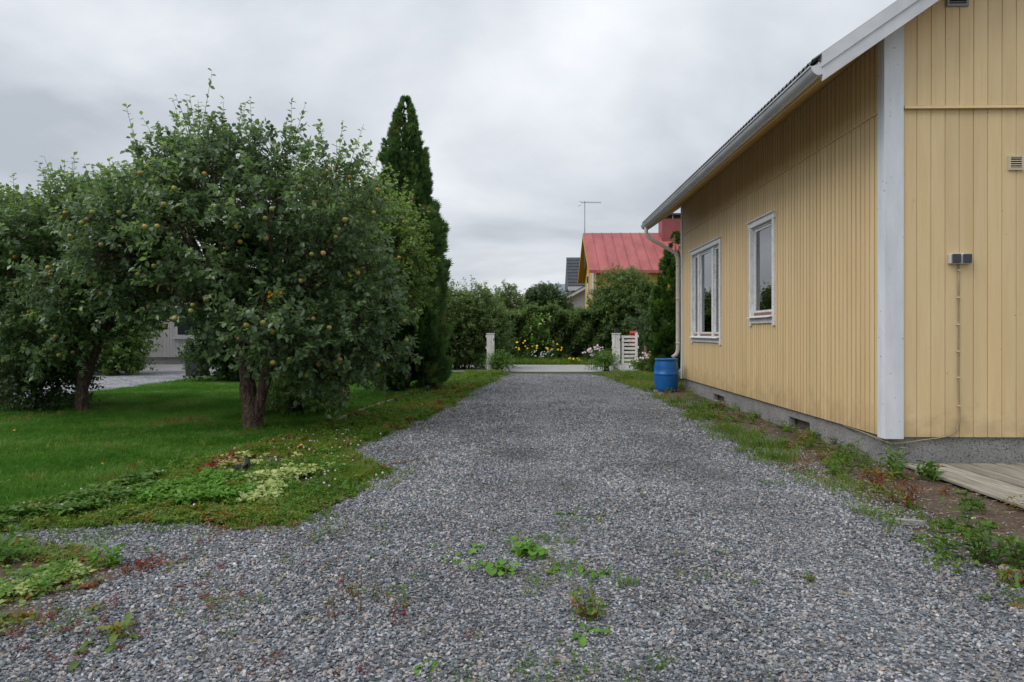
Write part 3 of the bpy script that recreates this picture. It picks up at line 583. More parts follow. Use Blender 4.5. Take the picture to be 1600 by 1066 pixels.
soil_poly = [np.array((2.45, 1.5)), np.array((2.3, 4.0))] + [p - np.array([0.08, 0]) for p in right_edge[2:]] + [np.array(p) for p in ((3.2, 23.8), (7.0, 23.8), (7.0, 17.2), (3.83, 17.0), (3.83, 7.33), (3.95, 7.2), (3.95, 1.5))]
sheet('soil_bed', soil_poly, 0.008, 'soil')
sheet('gravel_driveway', drive_r, 0.016, 'gravel')
patch_poly = [G(*p) for p in ((-260, 846), (0, 846), (130, 866), (215, 886), (170, 915), (90, 945), (50, 975), (0, 1005), (-200, 1040))]
sheet('weedy_soil_patch', rough_edge(patch_poly, 0.1, 0.04, 5), 0.021, 'soil')
sheet('street', [(-90, 24.3), (90, 24.3), (90, 29.6), (-90, 29.6)], 0.012, 'asphalt')
sheet('street_verge', [(-90, 29.6), (90, 29.6), (90, 34), (-90, 34)], 0.008, 'verge_soil')
sheet('neighbour_lane', rough_edge([(-10.0, 6.0), (-10.0, 24.3), (-40, 24.3), (-40, 6.0)], 0.3, 0.12, 8), 0.014, 'lane_gravel')

# ------------------------------------------------------------------ the yellow house
XW, Y0, Y1, ZB, ZT = 3.755, 7.26, 16.69, 0.305, 3.74
SL = 0.69; XR = 7.72; XF = 2 * XR - XW
ZS = lambda x: 4.50 + SL * (min(x, 2 * XR - x) - XW)          # underside of the roof
YG0, YG1 = Y0 - 0.40, Y1 + 0.34
house = root('yellow_house', (XW, Y0, 0), 'pale yellow wooden house with vertical boards and grey concrete footing, on the right', 'house')
HOFF = np.array([XW, Y0, 0])
W2, W1 = (10.42, 11.59, 1.55, 3.23), (13.31, 15.67, 1.20, 3.24)     # window casings: y0, y1, z0, z1
wins = [(W2[0] + .06, W2[1] - .06, W2[2] + .10, W2[3] - .07), (W1[0] + .06, W1[1] - .06, W1[2] + .10, W1[3] - .07)]
wl = MB()
xs0, xs1 = XW + 0.024, XW + 0.12
ys = [Y0 + 0.12, wins[0][0], wins[0][1], wins[1][0], wins[1][1], Y1 - 0.12]
for i in range(5):
    if i in (1, 3):
        q = wins[i // 2]; wl.box((xs0, ys[i], ZB), (xs1, ys[i+1], q[2])); wl.box((xs0, ys[i], q[3]), (xs1, ys[i+1], ZS(XW + .1)))
    else: wl.box((xs0, ys[i], ZB), (xs1, ys[i+1], ZS(XW + .1)))
side_wall = wl.build('side_wall', 'yellow_back', house)
def gable(y0, y1): return MB().prism([(XW + .024, ZB), (XF - .024, ZB), (XF - .024, ZS(XF - .1)), (XR, ZS(XR)), (XW + .024, ZS(XW + .1))], y0, y1, 'y')
gable_wall = gable(Y0 + .024, Y0 + .12).build('gable_wall', 'yellow_back', house)
gable(Y1 - .12, Y1 - .0).build('rear_wall', 'yellow_paint', house)
MB().box((XF - .12, Y0 + .12, ZB), (XF, Y1 - .12, ZS(XF - .1))).build('far_side_wall', 'yellow_paint', house)
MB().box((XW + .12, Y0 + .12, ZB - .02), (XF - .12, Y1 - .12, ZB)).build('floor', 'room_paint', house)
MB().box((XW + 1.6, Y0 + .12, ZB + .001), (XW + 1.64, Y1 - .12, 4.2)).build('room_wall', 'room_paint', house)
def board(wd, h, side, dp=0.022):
    ch = 0.006 if side else 0.004
    pr = [(0, 0), (0, -(dp - ch)), (ch, -dp), (wd - ch, -dp), (wd, -(dp - ch)), (wd, 0)]
    m = MB()
    if side: m.prism([(p[1], p[0]) for p in pr], 0, h, 'z')
    else: m.prism(pr, 0, h, 'z')
    me = m.mesh('board'); me.materials.append(MATS['yellow_paint'])
    if side:                                       # bare, dirty edges down in the joints, groove shadow painted into the brown
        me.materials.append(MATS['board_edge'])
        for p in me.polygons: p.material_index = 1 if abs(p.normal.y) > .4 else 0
    return me
_bm = {}
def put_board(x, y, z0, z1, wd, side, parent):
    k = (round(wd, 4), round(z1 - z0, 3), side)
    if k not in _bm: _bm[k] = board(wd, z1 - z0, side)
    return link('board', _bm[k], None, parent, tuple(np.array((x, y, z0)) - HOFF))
pit = 0.1052; n_s = int(round((Y1 - Y0 - 0.24) / pit)); pit = (Y1 - Y0 - 0.22) / n_s; GAP = 0.008
br = np.random.default_rng(5)
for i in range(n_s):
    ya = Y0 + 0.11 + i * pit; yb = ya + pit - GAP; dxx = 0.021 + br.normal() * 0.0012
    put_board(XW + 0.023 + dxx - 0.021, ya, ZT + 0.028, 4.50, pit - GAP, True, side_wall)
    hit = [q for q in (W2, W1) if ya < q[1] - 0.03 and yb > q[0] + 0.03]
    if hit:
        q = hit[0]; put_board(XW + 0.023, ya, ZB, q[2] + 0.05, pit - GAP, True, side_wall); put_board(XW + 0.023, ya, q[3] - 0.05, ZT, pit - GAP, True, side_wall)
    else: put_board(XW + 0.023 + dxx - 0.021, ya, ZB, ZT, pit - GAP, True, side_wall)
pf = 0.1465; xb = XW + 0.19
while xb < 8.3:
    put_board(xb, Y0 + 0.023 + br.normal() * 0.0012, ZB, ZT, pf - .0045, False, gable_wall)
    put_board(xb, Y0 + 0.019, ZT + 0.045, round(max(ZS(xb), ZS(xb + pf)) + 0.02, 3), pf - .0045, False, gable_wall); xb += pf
MB().box((8.3, Y0 - 0.0, ZB), (XF - .0, Y0 + 0.023, 4.46)).build('cladding', 'yellow_paint', gable_wall)
MB().prism([(XW + .19, ZT - .004), (XW + .19, ZT + .044)] + [], 0, 0, 'y') if False else None
MB().prism([(Y0 - .045, ZT + .002), (Y0 + .02, ZT + .002), (Y0 + .02, ZT + .044), (Y0 - .03, ZT + .034)], XW + .19, XF, 'x').build('trim_rail', 'yellow_paint', house)
MB().prism([(XW - .018, ZT + .002), (XW + .02, ZT + .002), (XW + .02, ZT + .030), (XW - .012, ZT + .024)], Y0 + .11, Y1 - .06, 'y').build('trim_rail', 'yellow_paint', house)
MB().box((XW - .022, Y0 - .030, ZB - .02), (XW + .183, Y0 - .004, 4.66), .004).build('corner_board', 'white_paint', house)
MB().box((XW - .024, Y0 - .003, ZB - .02), (XW - .001, Y0 + .108, 4.49), .004).build('corner_board', 'white_paint', house)
MB().box((XW - .026, Y1 - .11, ZB - .02), (XW + .0, Y1 + .02, 4.49), .004).build('corner_board', 'white_paint', house)
# foundation with two cellar openings
vents = [(9.25, 9.98, 0.03, 0.19), (13.25, 14.0, 0.035, 0.165)]
fd = MB(); fx0, fx1 = XW + 0.035, XW + 0.30; yy = [Y0 + .035, 9.25, 9.98, 13.25, 14.0, Y1 - .03]
for i in range(5):
    if i in (1, 3):
        v = vents[i // 2]; fd.box((fx0, yy[i], -.2), (fx1, yy[i+1], v[2])); fd.box((fx0, yy[i], v[3]), (fx1, yy[i+1], ZB - .004)); fd.box((fx0 + .14, yy[i] + .001, v[2] + .001), (fx1, yy[i+1] - .001, v[3] - .001))
    else: fd.box((fx0, yy[i], -.2), (fx1, yy[i+1], ZB - .004))
fd.box((fx1, Y0 + .035, -.2), (XF - .035, Y0 + .30, ZB - .004)); fd.box((XF - .30, Y0 + .30, -.2), (XF - .035, Y1 - .03, ZB - .004)); fd.box((fx1, Y1 - .30, -.2), (XF - .30, Y1 - .03, ZB - .004))
found = fd.build('foundation', 'concrete', house)
for v in vents:
    vf = MB(); t = 0.022; xx = fx0 + .09
    vf.box((xx, v[0] + .002, v[3] - t - .002), (xx + .04, v[1] - .002, v[3] - .002)); vf.box((xx, v[0] + .002, v[2] + .002), (xx + .04, v[0] + t, v[3] - t - .003)); vf.box((xx, v[1] - t, v[2] + .002), (xx + .04, v[1] - .002, v[3] - t - .003))
    vf.build('vent_frame', 'vent_wood', found)
    MB().box((xx + .02, v[0] + t + .001, v[2] + .004), (xx + .035, v[1] - t - .001, v[3] - t - .004)).build('vent_cover', 'concrete_dark', found)
# windows
def window(q, bars, name='window'):
    y0, y1, z0, z1 = q; c = MB(); xo = XW - .030; xi = XW + .022; wv = 0.085
    c.box((xo, y0, z0 - .04), (xi, y0 + wv, z1 - .09), .003); c.box((xo, y1 - wv, z0 - .04), (xi, y1, z1 - .09), .003)
    c.box((xo - .003, y0 - .02, z1 - .088), (xi, y1 + .02, z1), .003); c.box((xo + .004, y0 + wv + .001, z0), (xi, y1 - wv - .001, z0 + .085), .003)
    wroot = c.build(name, 'weathered_white', house)
    c = MB(); c.box((xo - .035, y0 - .03, z1 + .001), (xi, y1 + .03, z1 + .016)); c.build('drip_cap', 'weathered_white', wroot)
    c = MB(); c.prism([(xo - .055, z0 + .088), (xo - .055, z0 + .100), (xi + .03, z0 + .135), (xi + .03, z0 + .12)], y0 + wv - .03, y1 - wv + .03, 'y'); c.build('sill', 'weathered_white', wroot)
    a0, a1, b0, b1 = y0 + wv, y1 - wv, z0 + .13, z1 - .09; xr = XW + .035
    c = MB(); c.box((XW + .023, a0 + .001, b0 - .03), (XW + .118, a0 + .03, b1)); c.box((XW + .023, a1 - .03, b0 - .03), (XW + .118, a1 - .001, b1)); c.box((XW + .023, a0 + .031, b1 - .03), (XW + .118, a1 - .031, b1 - .001)); c.build('jamb', 'weathered_white', wroot)
    c = MB(); c.box((XW + .024, a0 + .032, b0 - .028), (XW + .10, a1 - .032, b0 + .045)); c.build('sill_board', 'sill_wood', wroot)
    edges = [a0 + .03] + [a0 + (a1 - a0) * b for b in bars] + [a1 - .03]
    for i in range(1, len(edges) - 1):
        MB().box((XW - .012, edges[i] - .05, b0 - .01), (XW + .105, edges[i] + .05, b1 - .031), .003).build('mullion', 'weathered_white', wroot)
    for i in range(len(edges) - 1):
        p0 = edges[i] + (.052 if i else .002); p1 = edges[i+1] - (.052 if i < len(edges) - 2 else .002); f = .035; s = MB(); zb = b0 + .048; zt = b1 - .033
        s.box((xr, p0, zb), (xr + .04, p0 + f, zt)); s.box((xr, p1 - f, zb), (xr + .04, p1, zt)); s.box((xr, p0 + f + .001, zt - f), (xr + .04, p1 - f - .001, zt)); s.box((xr, p0 + f + .001, zb), (xr + .04, p1 - f - .001, zb + f)); s.build('sash', 'weathered_white', wroot)
        MB().box((xr + .016, p0 + f - .004, zb + f - .004), (xr + .020, p1 - f + .004, zt - f + .004)).build('pane', 'glass', wroot)
    n = 70; Y = np.linspace(a0 - .05, a1 + .05, n); X = XW + .22 + .030 * np.sin(np.arange(n) * 1.35) + .012 * np.sin(np.arange(n) * 0.5)
    V = np.concatenate([np.column_stack([X, Y, np.full(n, b0 + .0)]), np.column_stack([X * 0.2 + (XW + .22) * .8, Y, np.full(n, b1 + .1)])]); keepm = np.ones(n - 1, bool)
    F = np.array([(i, i+1, n+i+1, n+i) for i in range(n - 1) if keepm[i]])
    link('curtain', np_mesh('curtain', V - HOFF, F, smooth=True), 'curtain', wroot)
window(W2, []); window(W1, [0.24, 0.76])
# roof
def corr(x0, x1, z_of, y0, y1, name):
    m = int((y1 - y0) / 0.019); Y = np.linspace(y0, y1, m); wv = 0.018 * np.sin(np.arange(m) * 2 * math.pi / 6); X = np.linspace(x0, x1, 2)
    V = np.concatenate([np.column_stack([np.full(m, x), Y, z_of(x) + wv]) for x in X] + [np.column_stack([np.full(m, x), Y, z_of(x) + wv - .004]) for x in X])
    F = np.array([(i, i+1, m+i+1, m+i) for i in range(m - 1)] + [(2*m+i, 3*m+i, 3*m+i+1, 2*m+i+1) for i in range(m - 1)] + [(i, 2*m+i, 2*m+i+1, i+1) for i in range(m - 1)])
    return np_mesh(name, V - HOFF, F)
rt = lambda x: ZS(x) + 0.245
deck_roof = MB().prism([(2.93, ZS(2.93) + .022), (XR, ZS(XR) + .022), (2*XR - 2.93, ZS(2.93) + .022), (2*XR - 2.93, ZS(2.93) + .19), (XR, ZS(XR) + .19), (2.93, ZS(2.93) + .19)], YG0 + .03, YG1 - .03, 'y').build('roof', 'soffit_paint', house)
link('roof_sheet', corr(2.845, XR, rt, YG0, YG1, 'roof_sheet'), 'roof_metal', deck_roof); link('roof_sheet', corr(XR, 2*XR - 2.86, rt, YG0, YG1, 'roof_sheet'), 'roof_metal', deck_roof)
ns = 9; xa = 2.94; wdp = (XW + .02 - xa) / ns
for i in range(ns):
    a, b = xa + i * wdp, xa + (i + 1) * wdp - .006
    MB().prism([(a, ZS(a)), (b, ZS(b)), (b, ZS(b) + .021), (a, ZS(a) + .021)], YG0 + .04, YG1 - .04, 'y').build('soffit_board', 'soffit_paint', deck_roof)
for i in range(28):
    a, b = XW + .03 + i * .142, XW + .03 + i * .142 + .136
    if b < XR: MB().prism([(a, ZS(a)), (b, ZS(b)), (b, ZS(b) + .021), (a, ZS(a) + .021)], YG0 + .04, Y0 - .0, 'y').build('soffit_board', 'soffit_paint', deck_roof)
MB().box((2.905, YG0 + .03, ZS(2.93) + .035), (2.929, YG1 - .03, ZS(2.93) + .175)).build('fascia', 'white_paint', deck_roof)
for (ya, yb_) in ((YG0, YG0 + .028), (YG1 - .028, YG1)):
    for s in (1, -1):
        fx = (lambda x: x) if s == 1 else (lambda x: 2*XR - x)
        MB().prism([(fx(2.94), ZS(2.94) - .028), (fx(XR), ZS(XR) - .028), (fx(XR), ZS(XR) + .115), (fx(2.94), ZS(2.94) + .115)], ya, yb_, 'y').build('barge_board', 'white_metal', deck_roof)
        MB().prism([(fx(2.93), ZS(2.93) + .116), (fx(XR), ZS(XR) + .116), (fx(XR), ZS(XR) + .252), (fx(2.93), ZS(2.93) + .252)], ya - .014, yb_ + .06 if ya < Y1 else yb_, 'y').build('rake_flashing', 'grey_metal' if s == -1 else 'white_metal', deck_roof)
# gutter and downpipe
gz, gx = 4.055, 2.832
def gut(n=10, rad=0.072, off=0.0):
    P = [(gx + rad + (rad + off) * math.cos(math.pi + math.pi * k / n), gz + (rad + off) * 1.15 * math.sin(math.pi + math.pi * k / n)) for k in range(n + 1)]
    return P
outer = [(gx - .012, gz + .012), (gx - .014, gz - .004)] + gut(10) + [(gx + .144, gz + .03), (gx + .139, gz + .03)] + [(gx + .072 + .068 * math.cos(-math.pi * k / 10), gz + .068 * 1.15 * math.sin(-math.pi * k / 10)) for k in range(11)] + [(gx + .004, gz + .008)]
gutter = MB().prism(outer, YG0 + .02, YG1 + .05, 'y').build('gutter', 'gutter_metal', deck_roof)
for yc in (YG0 + .012, YG1 + .052): MB().prism(gut(10, .074) + [(gx + .148, gz + .05)], yc, yc + .007, 'y').build('end_cap', 'white_metal', gutter)
yd = Y1 + .06; px_ = XW - .10
dpp = [(gx + .07, yd, gz - .07), (gx + .07, yd, gz - .17), (gx + .085, yd, gz - .25), (gx + .14, yd, gz - .33), (gx + .24, yd - .01, gz - .40), (px_ - .14, yd - .05, gz - .66), (px_ - .05, yd - .06, gz - .73), (px_ - .008, yd - .07, gz - .83), (px_, yd - .07, gz - .95)]
down = MB().tube(dpp + [(px_, yd - .07, 1.02), (px_ - .008, yd - .07, .94), (px_ - .04, yd - .07, .87), (px_ - .13, yd - .07, .80)], .045, 12).build('downpipe', 'downpipe_paint', house)
for zb in (1.12, 2.2, 3.02): MB().tube([(px_, yd - .07, zb), (px_, yd - .07, zb + .05)], .050, 12).build('pipe_bracket', 'downpipe_paint', down)
# things fixed to the gable wall
def xz(px, py): p = at(px, Y0 / (CT + (px - 800) / FPX * ST)); return p[0], ZAT(py, Y0 / (CT + (px - 800) / FPX * ST))
yf = Y0 - .004
ox, oz = xz(1498, 405)
sk = MB().box((ox - .115, yf - .045, oz - .052), (ox + .115, yf + .004, oz + .052), .006).build('double_socket', 'socket_white', house)
for s in (-1, 1): MB().box((ox + s * .056 - .043, yf - .068, oz - .043), (ox + s * .056 + .043, yf - .0455, oz + .048), .006).build('socket_lid', 'socket_lid', sk)
cp = [(1497, 412), (1496, 460), (1496.5, 520), (1496, 580), (1497.5, 630), (1498.5, 655), (1494, 672), (1482, 681)]
P3 = [(xz(a, b)[0], yf - .012, xz(a, b)[1]) for a, b in cp] + [(xz(a, b)[0], yf + .002, xz(a, b)[1]) for a, b in ((1464, 685), (1440, 688), (1415, 692), (1392, 693.5))] + [(XW + .005, Y0 - .02, .255), (XW - .012, Y0 + .12, .27), (XW - .005, Y0 + .45, .285), (XW + .01, Y0 + .95, .292)]
cable = MB().tube(P3, .0075, 8).build('cable', 'cable_grey', house)
for b in (423, 465, 507, 549, 590, 634):
    a = np.interp(b, [412, 500, 600, 634], [1497, 1496, 1496.5, 1497.5]); x, z = xz(a, b); MB().box((x - .014, yf - .024, z - .007), (x + .013, yf + .001, z + .007), .002).build('cable_clip', 'vent_cream', cable)
def wall_vent(px, py, wd, mat, name, label):
    x, z = xz(px, py); h = wd / 2; f = MB(); y = yf - .022; t = wd * .11
    f.box((x - h, y, z - h), (x + h, yf + .001, z - h + t)); f.box((x - h, y, z + h - t), (x + h, yf + .001, z + h)); f.box((x - h, y, z - h + t), (x - h + t, yf + .001, z + h - t)); f.box((x + h - t, y, z - h + t), (x + h, yf + .001, z + h - t))
    o = f.build(name, mat, house); o['label'] = label
    MB().box((x - h + t, yf - .006, z - h + t), (x + h - t, yf, z + h - t)).build('vent_backing', 'dark_gap', o)
    for k in range(5):
        zz = z - h + t + (wd - 2*t) * (k + .35) / 5; MB().prism([(y + .003, zz), (y + .015, zz + wd * .085), (y + .018, zz + wd * .085), (y + .006, zz)], x - h + t, x + h - t, 'x').build('louvre', mat, o)
wall_vent(1586, 255, .150, 'vent_cream', 'wall_vent', 'small cream louvred wall vent')
wall_vent(1495, -6, .225, 'grey_metal', 'wall_vent', 'grey metal louvred vent high on the gable')
# wooden deck in front of the gable
deck = root('wooden_deck', (3.86, 7.1, 0), 'weathered low plank deck along the gable footing, bottom right', 'deck')
g = np.random.default_rng(2); pl = MB().box((0, 0, 0), (.096, 4.35, .026), .004).mesh('plank'); pl.materials.append(MATS['deck_wood'])
for i in range(24):
    e = g.normal() * .02; link('plank', pl, None, deck, (-.02 + i * .116, -4.35 + e, .035 + g.normal() * .002)).rotation_euler = (0, 0, g.normal() * .002)
for k in range(5): MB().box((3.88, 3.0 + k * .98, -.01), (6.5, 3.07 + k * .98, .034)).build('joist', 'deck_wood', deck)

# ------------------------------------------------------------------ barrel, gate, posts and pots
bp = G(1041, 612.5); bz = .012
bar = root('rain_barrel', (bp[0], bp[1], 0), 'blue plastic rain barrel under the downpipe at the house corner', 'barrel')
R = .285; hb = .78
prof = [(0, .0), (R*.80, 0), (R*.86, .015), (R*.90, .08), (R*.97, .22), (R*1.0, .36), (R*1.005, .40), (R*1.02, .405), (R*1.02, .43), (R*1.0, .435), (R*.99, .55), (R*.93, .66), (R*.88, .715), (R*.87, .735), (R*.93, .74), (R*.94, .775), (R*.90, hb), (R*.84, hb), (R*.82, .735), (R*.80, .3), (0, .28)]
MB().lathe(prof, (bp[0], bp[1], bz), 36).build('shell', 'blue_plastic', bar)
MB().lathe([(0, .60), (R*.86, .60)], (bp[0], bp[1], bz), 36).build('water', 'dark_glass', bar)
def gate_post(px, label):
    p = at(px, 25.0); r = root('gate_post', (p[0], p[1], 0), label, 'post', 'white gate posts'); x, y = p; h = 1.35; wd = .135
    MB().box((x - wd, y - .10, 0), (x + wd, y + .10, h), .006).build('core', 'gate_white', r)
    for i in range(3): MB().box((x - wd + .004 + i * .088, y - .122, .03), (x - wd + .084 + i * .088, y - .101, h - .02), .004).build('plank', 'gate_white', r)
    MB().box((x - wd - .02, y - .14, h), (x + wd + .02, y + .13, h + .03), .004).build('cap', 'gate_white', r)
    for z in (.25, .80, 1.22): MB().box((x - wd - .035, y - .11, z), (x - wd - .001, y - .02, z + .10), .004).build('hinge_block', 'gate_white', r)
    for z in (.30, 1.10): MB().box((x + wd - .03, y - .130, z), (x + wd - .005, y - .1225, z + .09)).build('hinge', 'stake_wood', r)
    return x, y, h + .03
for px, lab, pl_ in ((766.5, 'white wooden gate post standing alone left of the driveway mouth', 'dark plant pot on the lone left gate post'), (963, 'white wooden gate post with the slatted gate fixed to it', 'dark plant pot on the post beside the slatted gate')):
    x, y, z = gate_post(px, lab); r = root('plant_pot', (x, y, z), pl_, 'pot', 'pots on the gate posts')
    MB().lathe([(0, .0), (.075, 0), (.09, .12), (.10, .125), (.10, .16), (.088, .16), (.08, .13), (0, .125)], (x, y, z), 20).build('pot_shell', 'black_plastic', r)
    MB().lathe([(0, .127), (.085, .127)], (x, y, z), 20).build('potting_soil', 'soil', r)
gp = at(983.5, 25.0); gx0, gx1 = at(971, 25.0)[0], at(996, 25.0)[0]
gate = root('slatted_gate', (gp[0], gp[1], 0), 'white slatted wooden gate leaf folded back beside the right gate post', 'gate')
for i in range(9): MB().box((gx0, gp[1] - .02, .07 + i * .142), (gx1 - .01, gp[1] + .005, .07 + i * .142 + .085), .003).build('slat', 'gate_white', gate)
MB().box((gx1 - .09, gp[1] - .05, .02), (gx1, gp[1] - .021, 1.40), .004).build('stile', 'gate_white', gate); MB().box((gx0 + .005, gp[1] - .05, .02), (gx0 + .09, gp[1] - .021, 1.28), .004).build('stile', 'gate_white', gate)
for z in (.33, .82, 1.23): MB().box((gx1 + .001, gp[1] - .05, z), (gx1 + .045, gp[1] - .02, z + .09), .003).build('hinge_block', 'gate_white', gate)
mp_ = at(990, 25.7); mb_ = root('red_mailbox', (mp_[0], mp_[1], 0), 'red mailbox on a post just behind the slatted gate', 'mailbox')
MB().box((mp_[0] - .03, mp_[1] - .03, 0), (mp_[0] + .03, mp_[1] + .03, 1.05)).build('post', 'stake_wood', mb_)
MB().box((mp_[0] - .11, mp_[1] - .11, 1.02), (mp_[0] + .11, mp_[1] + .11, 1.33), .008).build('box', 'red_plastic', mb_)
MB().prism([(mp_[1] - .13, 1.332), (mp_[1] + .13, 1.332), (mp_[1] + .13, 1.40), (mp_[1], 1.46), (mp_[1] - .13, 1.38)], mp_[0] - .14, mp_[0] + .14, 'x').build('lid', 'red_plastic', mb_)
sp_ = at(1008, 23.5); stk = root('wooden_stake', (sp_[0], sp_[1], 0), 'brown wooden stake in the ground between gate and barrel', 'stake')
MB().tube([(sp_[0], sp_[1], -.05), (sp_[0] + .01, sp_[1], .5), (sp_[0] + .005, sp_[1], .98)], [.05, .048, .045], 10).build('stake', 'stake_wood', stk)
lp = G(667, 622); gl = root('garden_lamp', (lp[0], lp[1], 0), 'small black solar garden lamp stuck in the grass verge', 'garden lamp')
MB().tube([(lp[0], lp[1], -.02), (lp[0], lp[1], .17)], .010, 8).build('stem', 'black_plastic', gl); MB().lathe([(0, .16), (.028, .17), (.034, .225), (.03, .23)], (lp[0], lp[1], 0), 14).build('lens', 'dark_glass', gl)
MB().lathe([(.03, .231), (.05, .235), (.048, .252), (0, .262)], (lp[0], lp[1], 0), 14).build('cap', 'black_plastic', gl)
ed = root('edging_board', (-2.9, 12, 0), 'thin weathered timber edging lying between lawn and grass verge', 'edging')
eps = [G(*p) for p in ((512, 668), (536, 656), (560, 646), (588, 636), (612, 628), (636, 619), (660, 609), (690, 599))]
for a, b in zip(eps[:-1], eps[1:]):
    t_ = unit(b - a); q = np.array([-t_[1], t_[0]]) * .018; b = b - t_ * .03; V = [(*(a - q), .0), (*(b - q), .0), (*(b + q), .0), (*(a + q), .0), (*(a - q), .06), (*(b - q), .055), (*(b + q), .055), (*(a + q), .06)]
    MB().add(V, [(0,3,2,1),(4,5,6,7),(0,1,5,4),(1,2,6,5),(2,3,7,6),(3,0,4,7)]).build('board', 'edge_wood', ed)

# ------------------------------------------------------------------ houses in the distance
rh = root('red_roofed_house', (4.0, 40, 0), 'yellow house with red seamed metal roof across the street', 'house')
ax0, ax1, ay0, ay1 = 4.02, 15.0, 40.0, 47.6; ym = (ay0 + ay1) / 2; ze, zr = 5.0, 7.75; ov = .55; sl2 = (zr - ze) / (ym - ay0 + ov)
MB().prism([(ay0, -.1), (ay1, -.1), (ay1, ze + .2), (ym, zr - .25), (ay0, ze + .2)], ax0, ax1, 'x').build('wall', 'house_yellow', rh)
zf = lambda y: zr - abs(y - ym) * sl2
rf = MB().prism([(ay0 - ov, zf(ay0 - ov) - .12), (ym, zr - .12), (ay1 + ov, zf(ay1 + ov) - .12), (ay1 + ov, zf(ay1 + ov)), (ym, zr), (ay0 - ov, zf(ay0 - ov))], ax0 - .45, ax1 + .4, 'x').build('roof', 'house_yellow_trim', rh)
xx = ax0 - .47
while xx < ax1 + .4:
    MB().prism([(ay0 - ov - .03, zf(ay0 - ov - .03) + .004), (ym, zr + .004), (ym, zr + .03), (ay0 - ov - .03, zf(ay0 - ov - .03) + .03)], xx, xx + .575, 'x').build('roof_panel', 'red_roof', rf)
    MB().prism([(ay0 - ov - .03, zf(ay0 - ov - .03) + .031), (ym, zr + .031), (ym, zr + .08), (ay0 - ov - .03, zf(ay0 - ov - .03) + .08)], xx + .58, xx + .605, 'x').build('roof_seam', 'red_roof', rf); xx += .606
MB().box((ax0 - .45, ay0 - ov - .06, zf(ay0 - ov) - .16), (ax1 + .4, ay0 - ov - .031, zf(ay0 - ov) - .02)).build('fascia', 'red_roof', rf)
for a, b in ((ay0 - ov, ym), (ym, ay1 + ov)): MB().prism([(a, zf(a) - .30), (b, zf(b) - .30), (b, zf(b) - .10), (a, zf(a) - .10)], ax0 - .49, ax0 - .455, 'x').build('barge_board', 'house_yellow_trim', rf)
def far_window(par, x, y, z0, z1, wd, axis):
    if axis == 'x':
        o = MB().box((x - .05, y - wd/2, z0), (x - .005, y + wd/2, z1)).build('window', 'far_white', par); MB().box((x - .065, y - wd/2 + .1, z0 + .1), (x - .051, y + wd/2 - .1, z1 - .1)).build('pane', 'dark_glass', o)
    else:
        o = MB().box((x - wd/2, y - .05, z0), (x + wd/2, y - .005, z1)).build('window', 'far_white', par); MB().box((x - wd/2 + .1, y - .065, z0 + .1), (x + wd/2 - .1, y - .051, z1 - .1)).build('pane', 'dark_glass', o)
far_window(rh, ax0, 41.4, 3.6, 5.2, 1.2, 'x'); far_window(rh, ax0, 45.0, 3.6, 5.2, 1.2, 'x'); far_window(rh, 7, ay0, 1.2, 2.6, 1.4, 'y'); far_window(rh, 10.5, ay0, 1.2, 2.6, 1.4, 'y')
chx = at(1046, 43.2)[0]
ch = MB().box((chx - .60, 42.7, 6.4), (chx + .75, 43.9, 8.50), .01).build('chimney', 'chimney_red', rh)
for (dx_, dy_) in ((-.5, 42.8), (.05, 42.8), (.62, 42.8), (-.5, 43.8), (.62, 43.8)): MB().box((chx + dx_, dy_ - .03, 8.5), (chx + dx_ + .06, dy_ + .03, 8.72)).build('chimney_leg', 'far_white', ch)
MB().box((chx - .75, 42.55, 8.72), (chx + .9, 44.05, 8.82)).build('chimney_cover', 'far_grey_roof', ch)
anx = at(913.5, 43.4)[0]; an = MB().tube([(anx, 43.4, 5.5), (anx, 43.4, 9.75)], .030, 8).build('antenna_mast', 'grey_metal', rh)
MB().tube([(anx - .22, 43.4, 9.66), (anx + 1.05, 43.5, 9.66)], .018, 6).build('antenna_boom', 'grey_metal', an)
for i in range(11): x = anx - .15 + i * .115; L_e = .42 - i * .022; MB().tube([(x, 43.4 - L_e, 9.68), (x, 43.4 + L_e, 9.68)], .008, 5).build('antenna_element', 'grey_metal', an)
MB().tube([(anx - .2, 43.4, 9.5), (anx - .45, 43.35, 9.42)], .012, 5).build('antenna_element', 'grey_metal', an); MB().tube([(anx - .2, 43.4, 9.68), (anx - .35, 43.35, 9.75)], .012, 5).build('antenna_element', 'grey_metal', an)
wh = root('white_house', (4.0, 56, 0), 'white house with dark grey tiled dormer roof behind the red roofed house', 'house')
def pz(px, py, d): p = at(px, d); return p[0], ZAT(py, d)
x0, z0 = pz(888, 446, 56); x1, z1 = pz(925, 420, 56)
MB().box((x0 + .25, 56.2, 0), (x1 + 3, 61, z0)).build('wall', 'far_white', wh)
r2 = MB().prism([(55.7, z0 - .1), (58.6, z1 + 1.2), (61.5, z0 - .1), (61.5, z0 - .25), (55.7, z0 - .25)], x0, x1 + 3.2, 'x').build('roof', 'far_grey_roof', wh)
MB().box((x0 - .05, 55.6, z0 - .45), (x1 + 3.2, 55.69, z0 - .12)).build('fascia', 'far_white', r2)
sl3 = (z1 + 1.2 - z0 + .1) / 2.9
for k in range(9):
    a = 55.68 + k * .32; MB().prism([(a, z0 - .1 + (a - 55.7) * sl3 + .01), (a + .32, z0 - .1 + (a + .32 - 55.7) * sl3 + .01), (a + .32, z0 - .1 + (a + .32 - 55.7) * sl3 + .03), (a, z0 - .1 + (a - 55.7) * sl3 + .09)], x0 - .03, x1 + 3.2, 'x').build('tile_row', 'far_grey_roof', r2)
far_window(wh, x0 + 1.1, 56.2, z0 - 1.2, z0 - .5, .6, 'y')
pw, pzz = pz(884, 468, 52); pe, pez = pz(925, 444, 52)
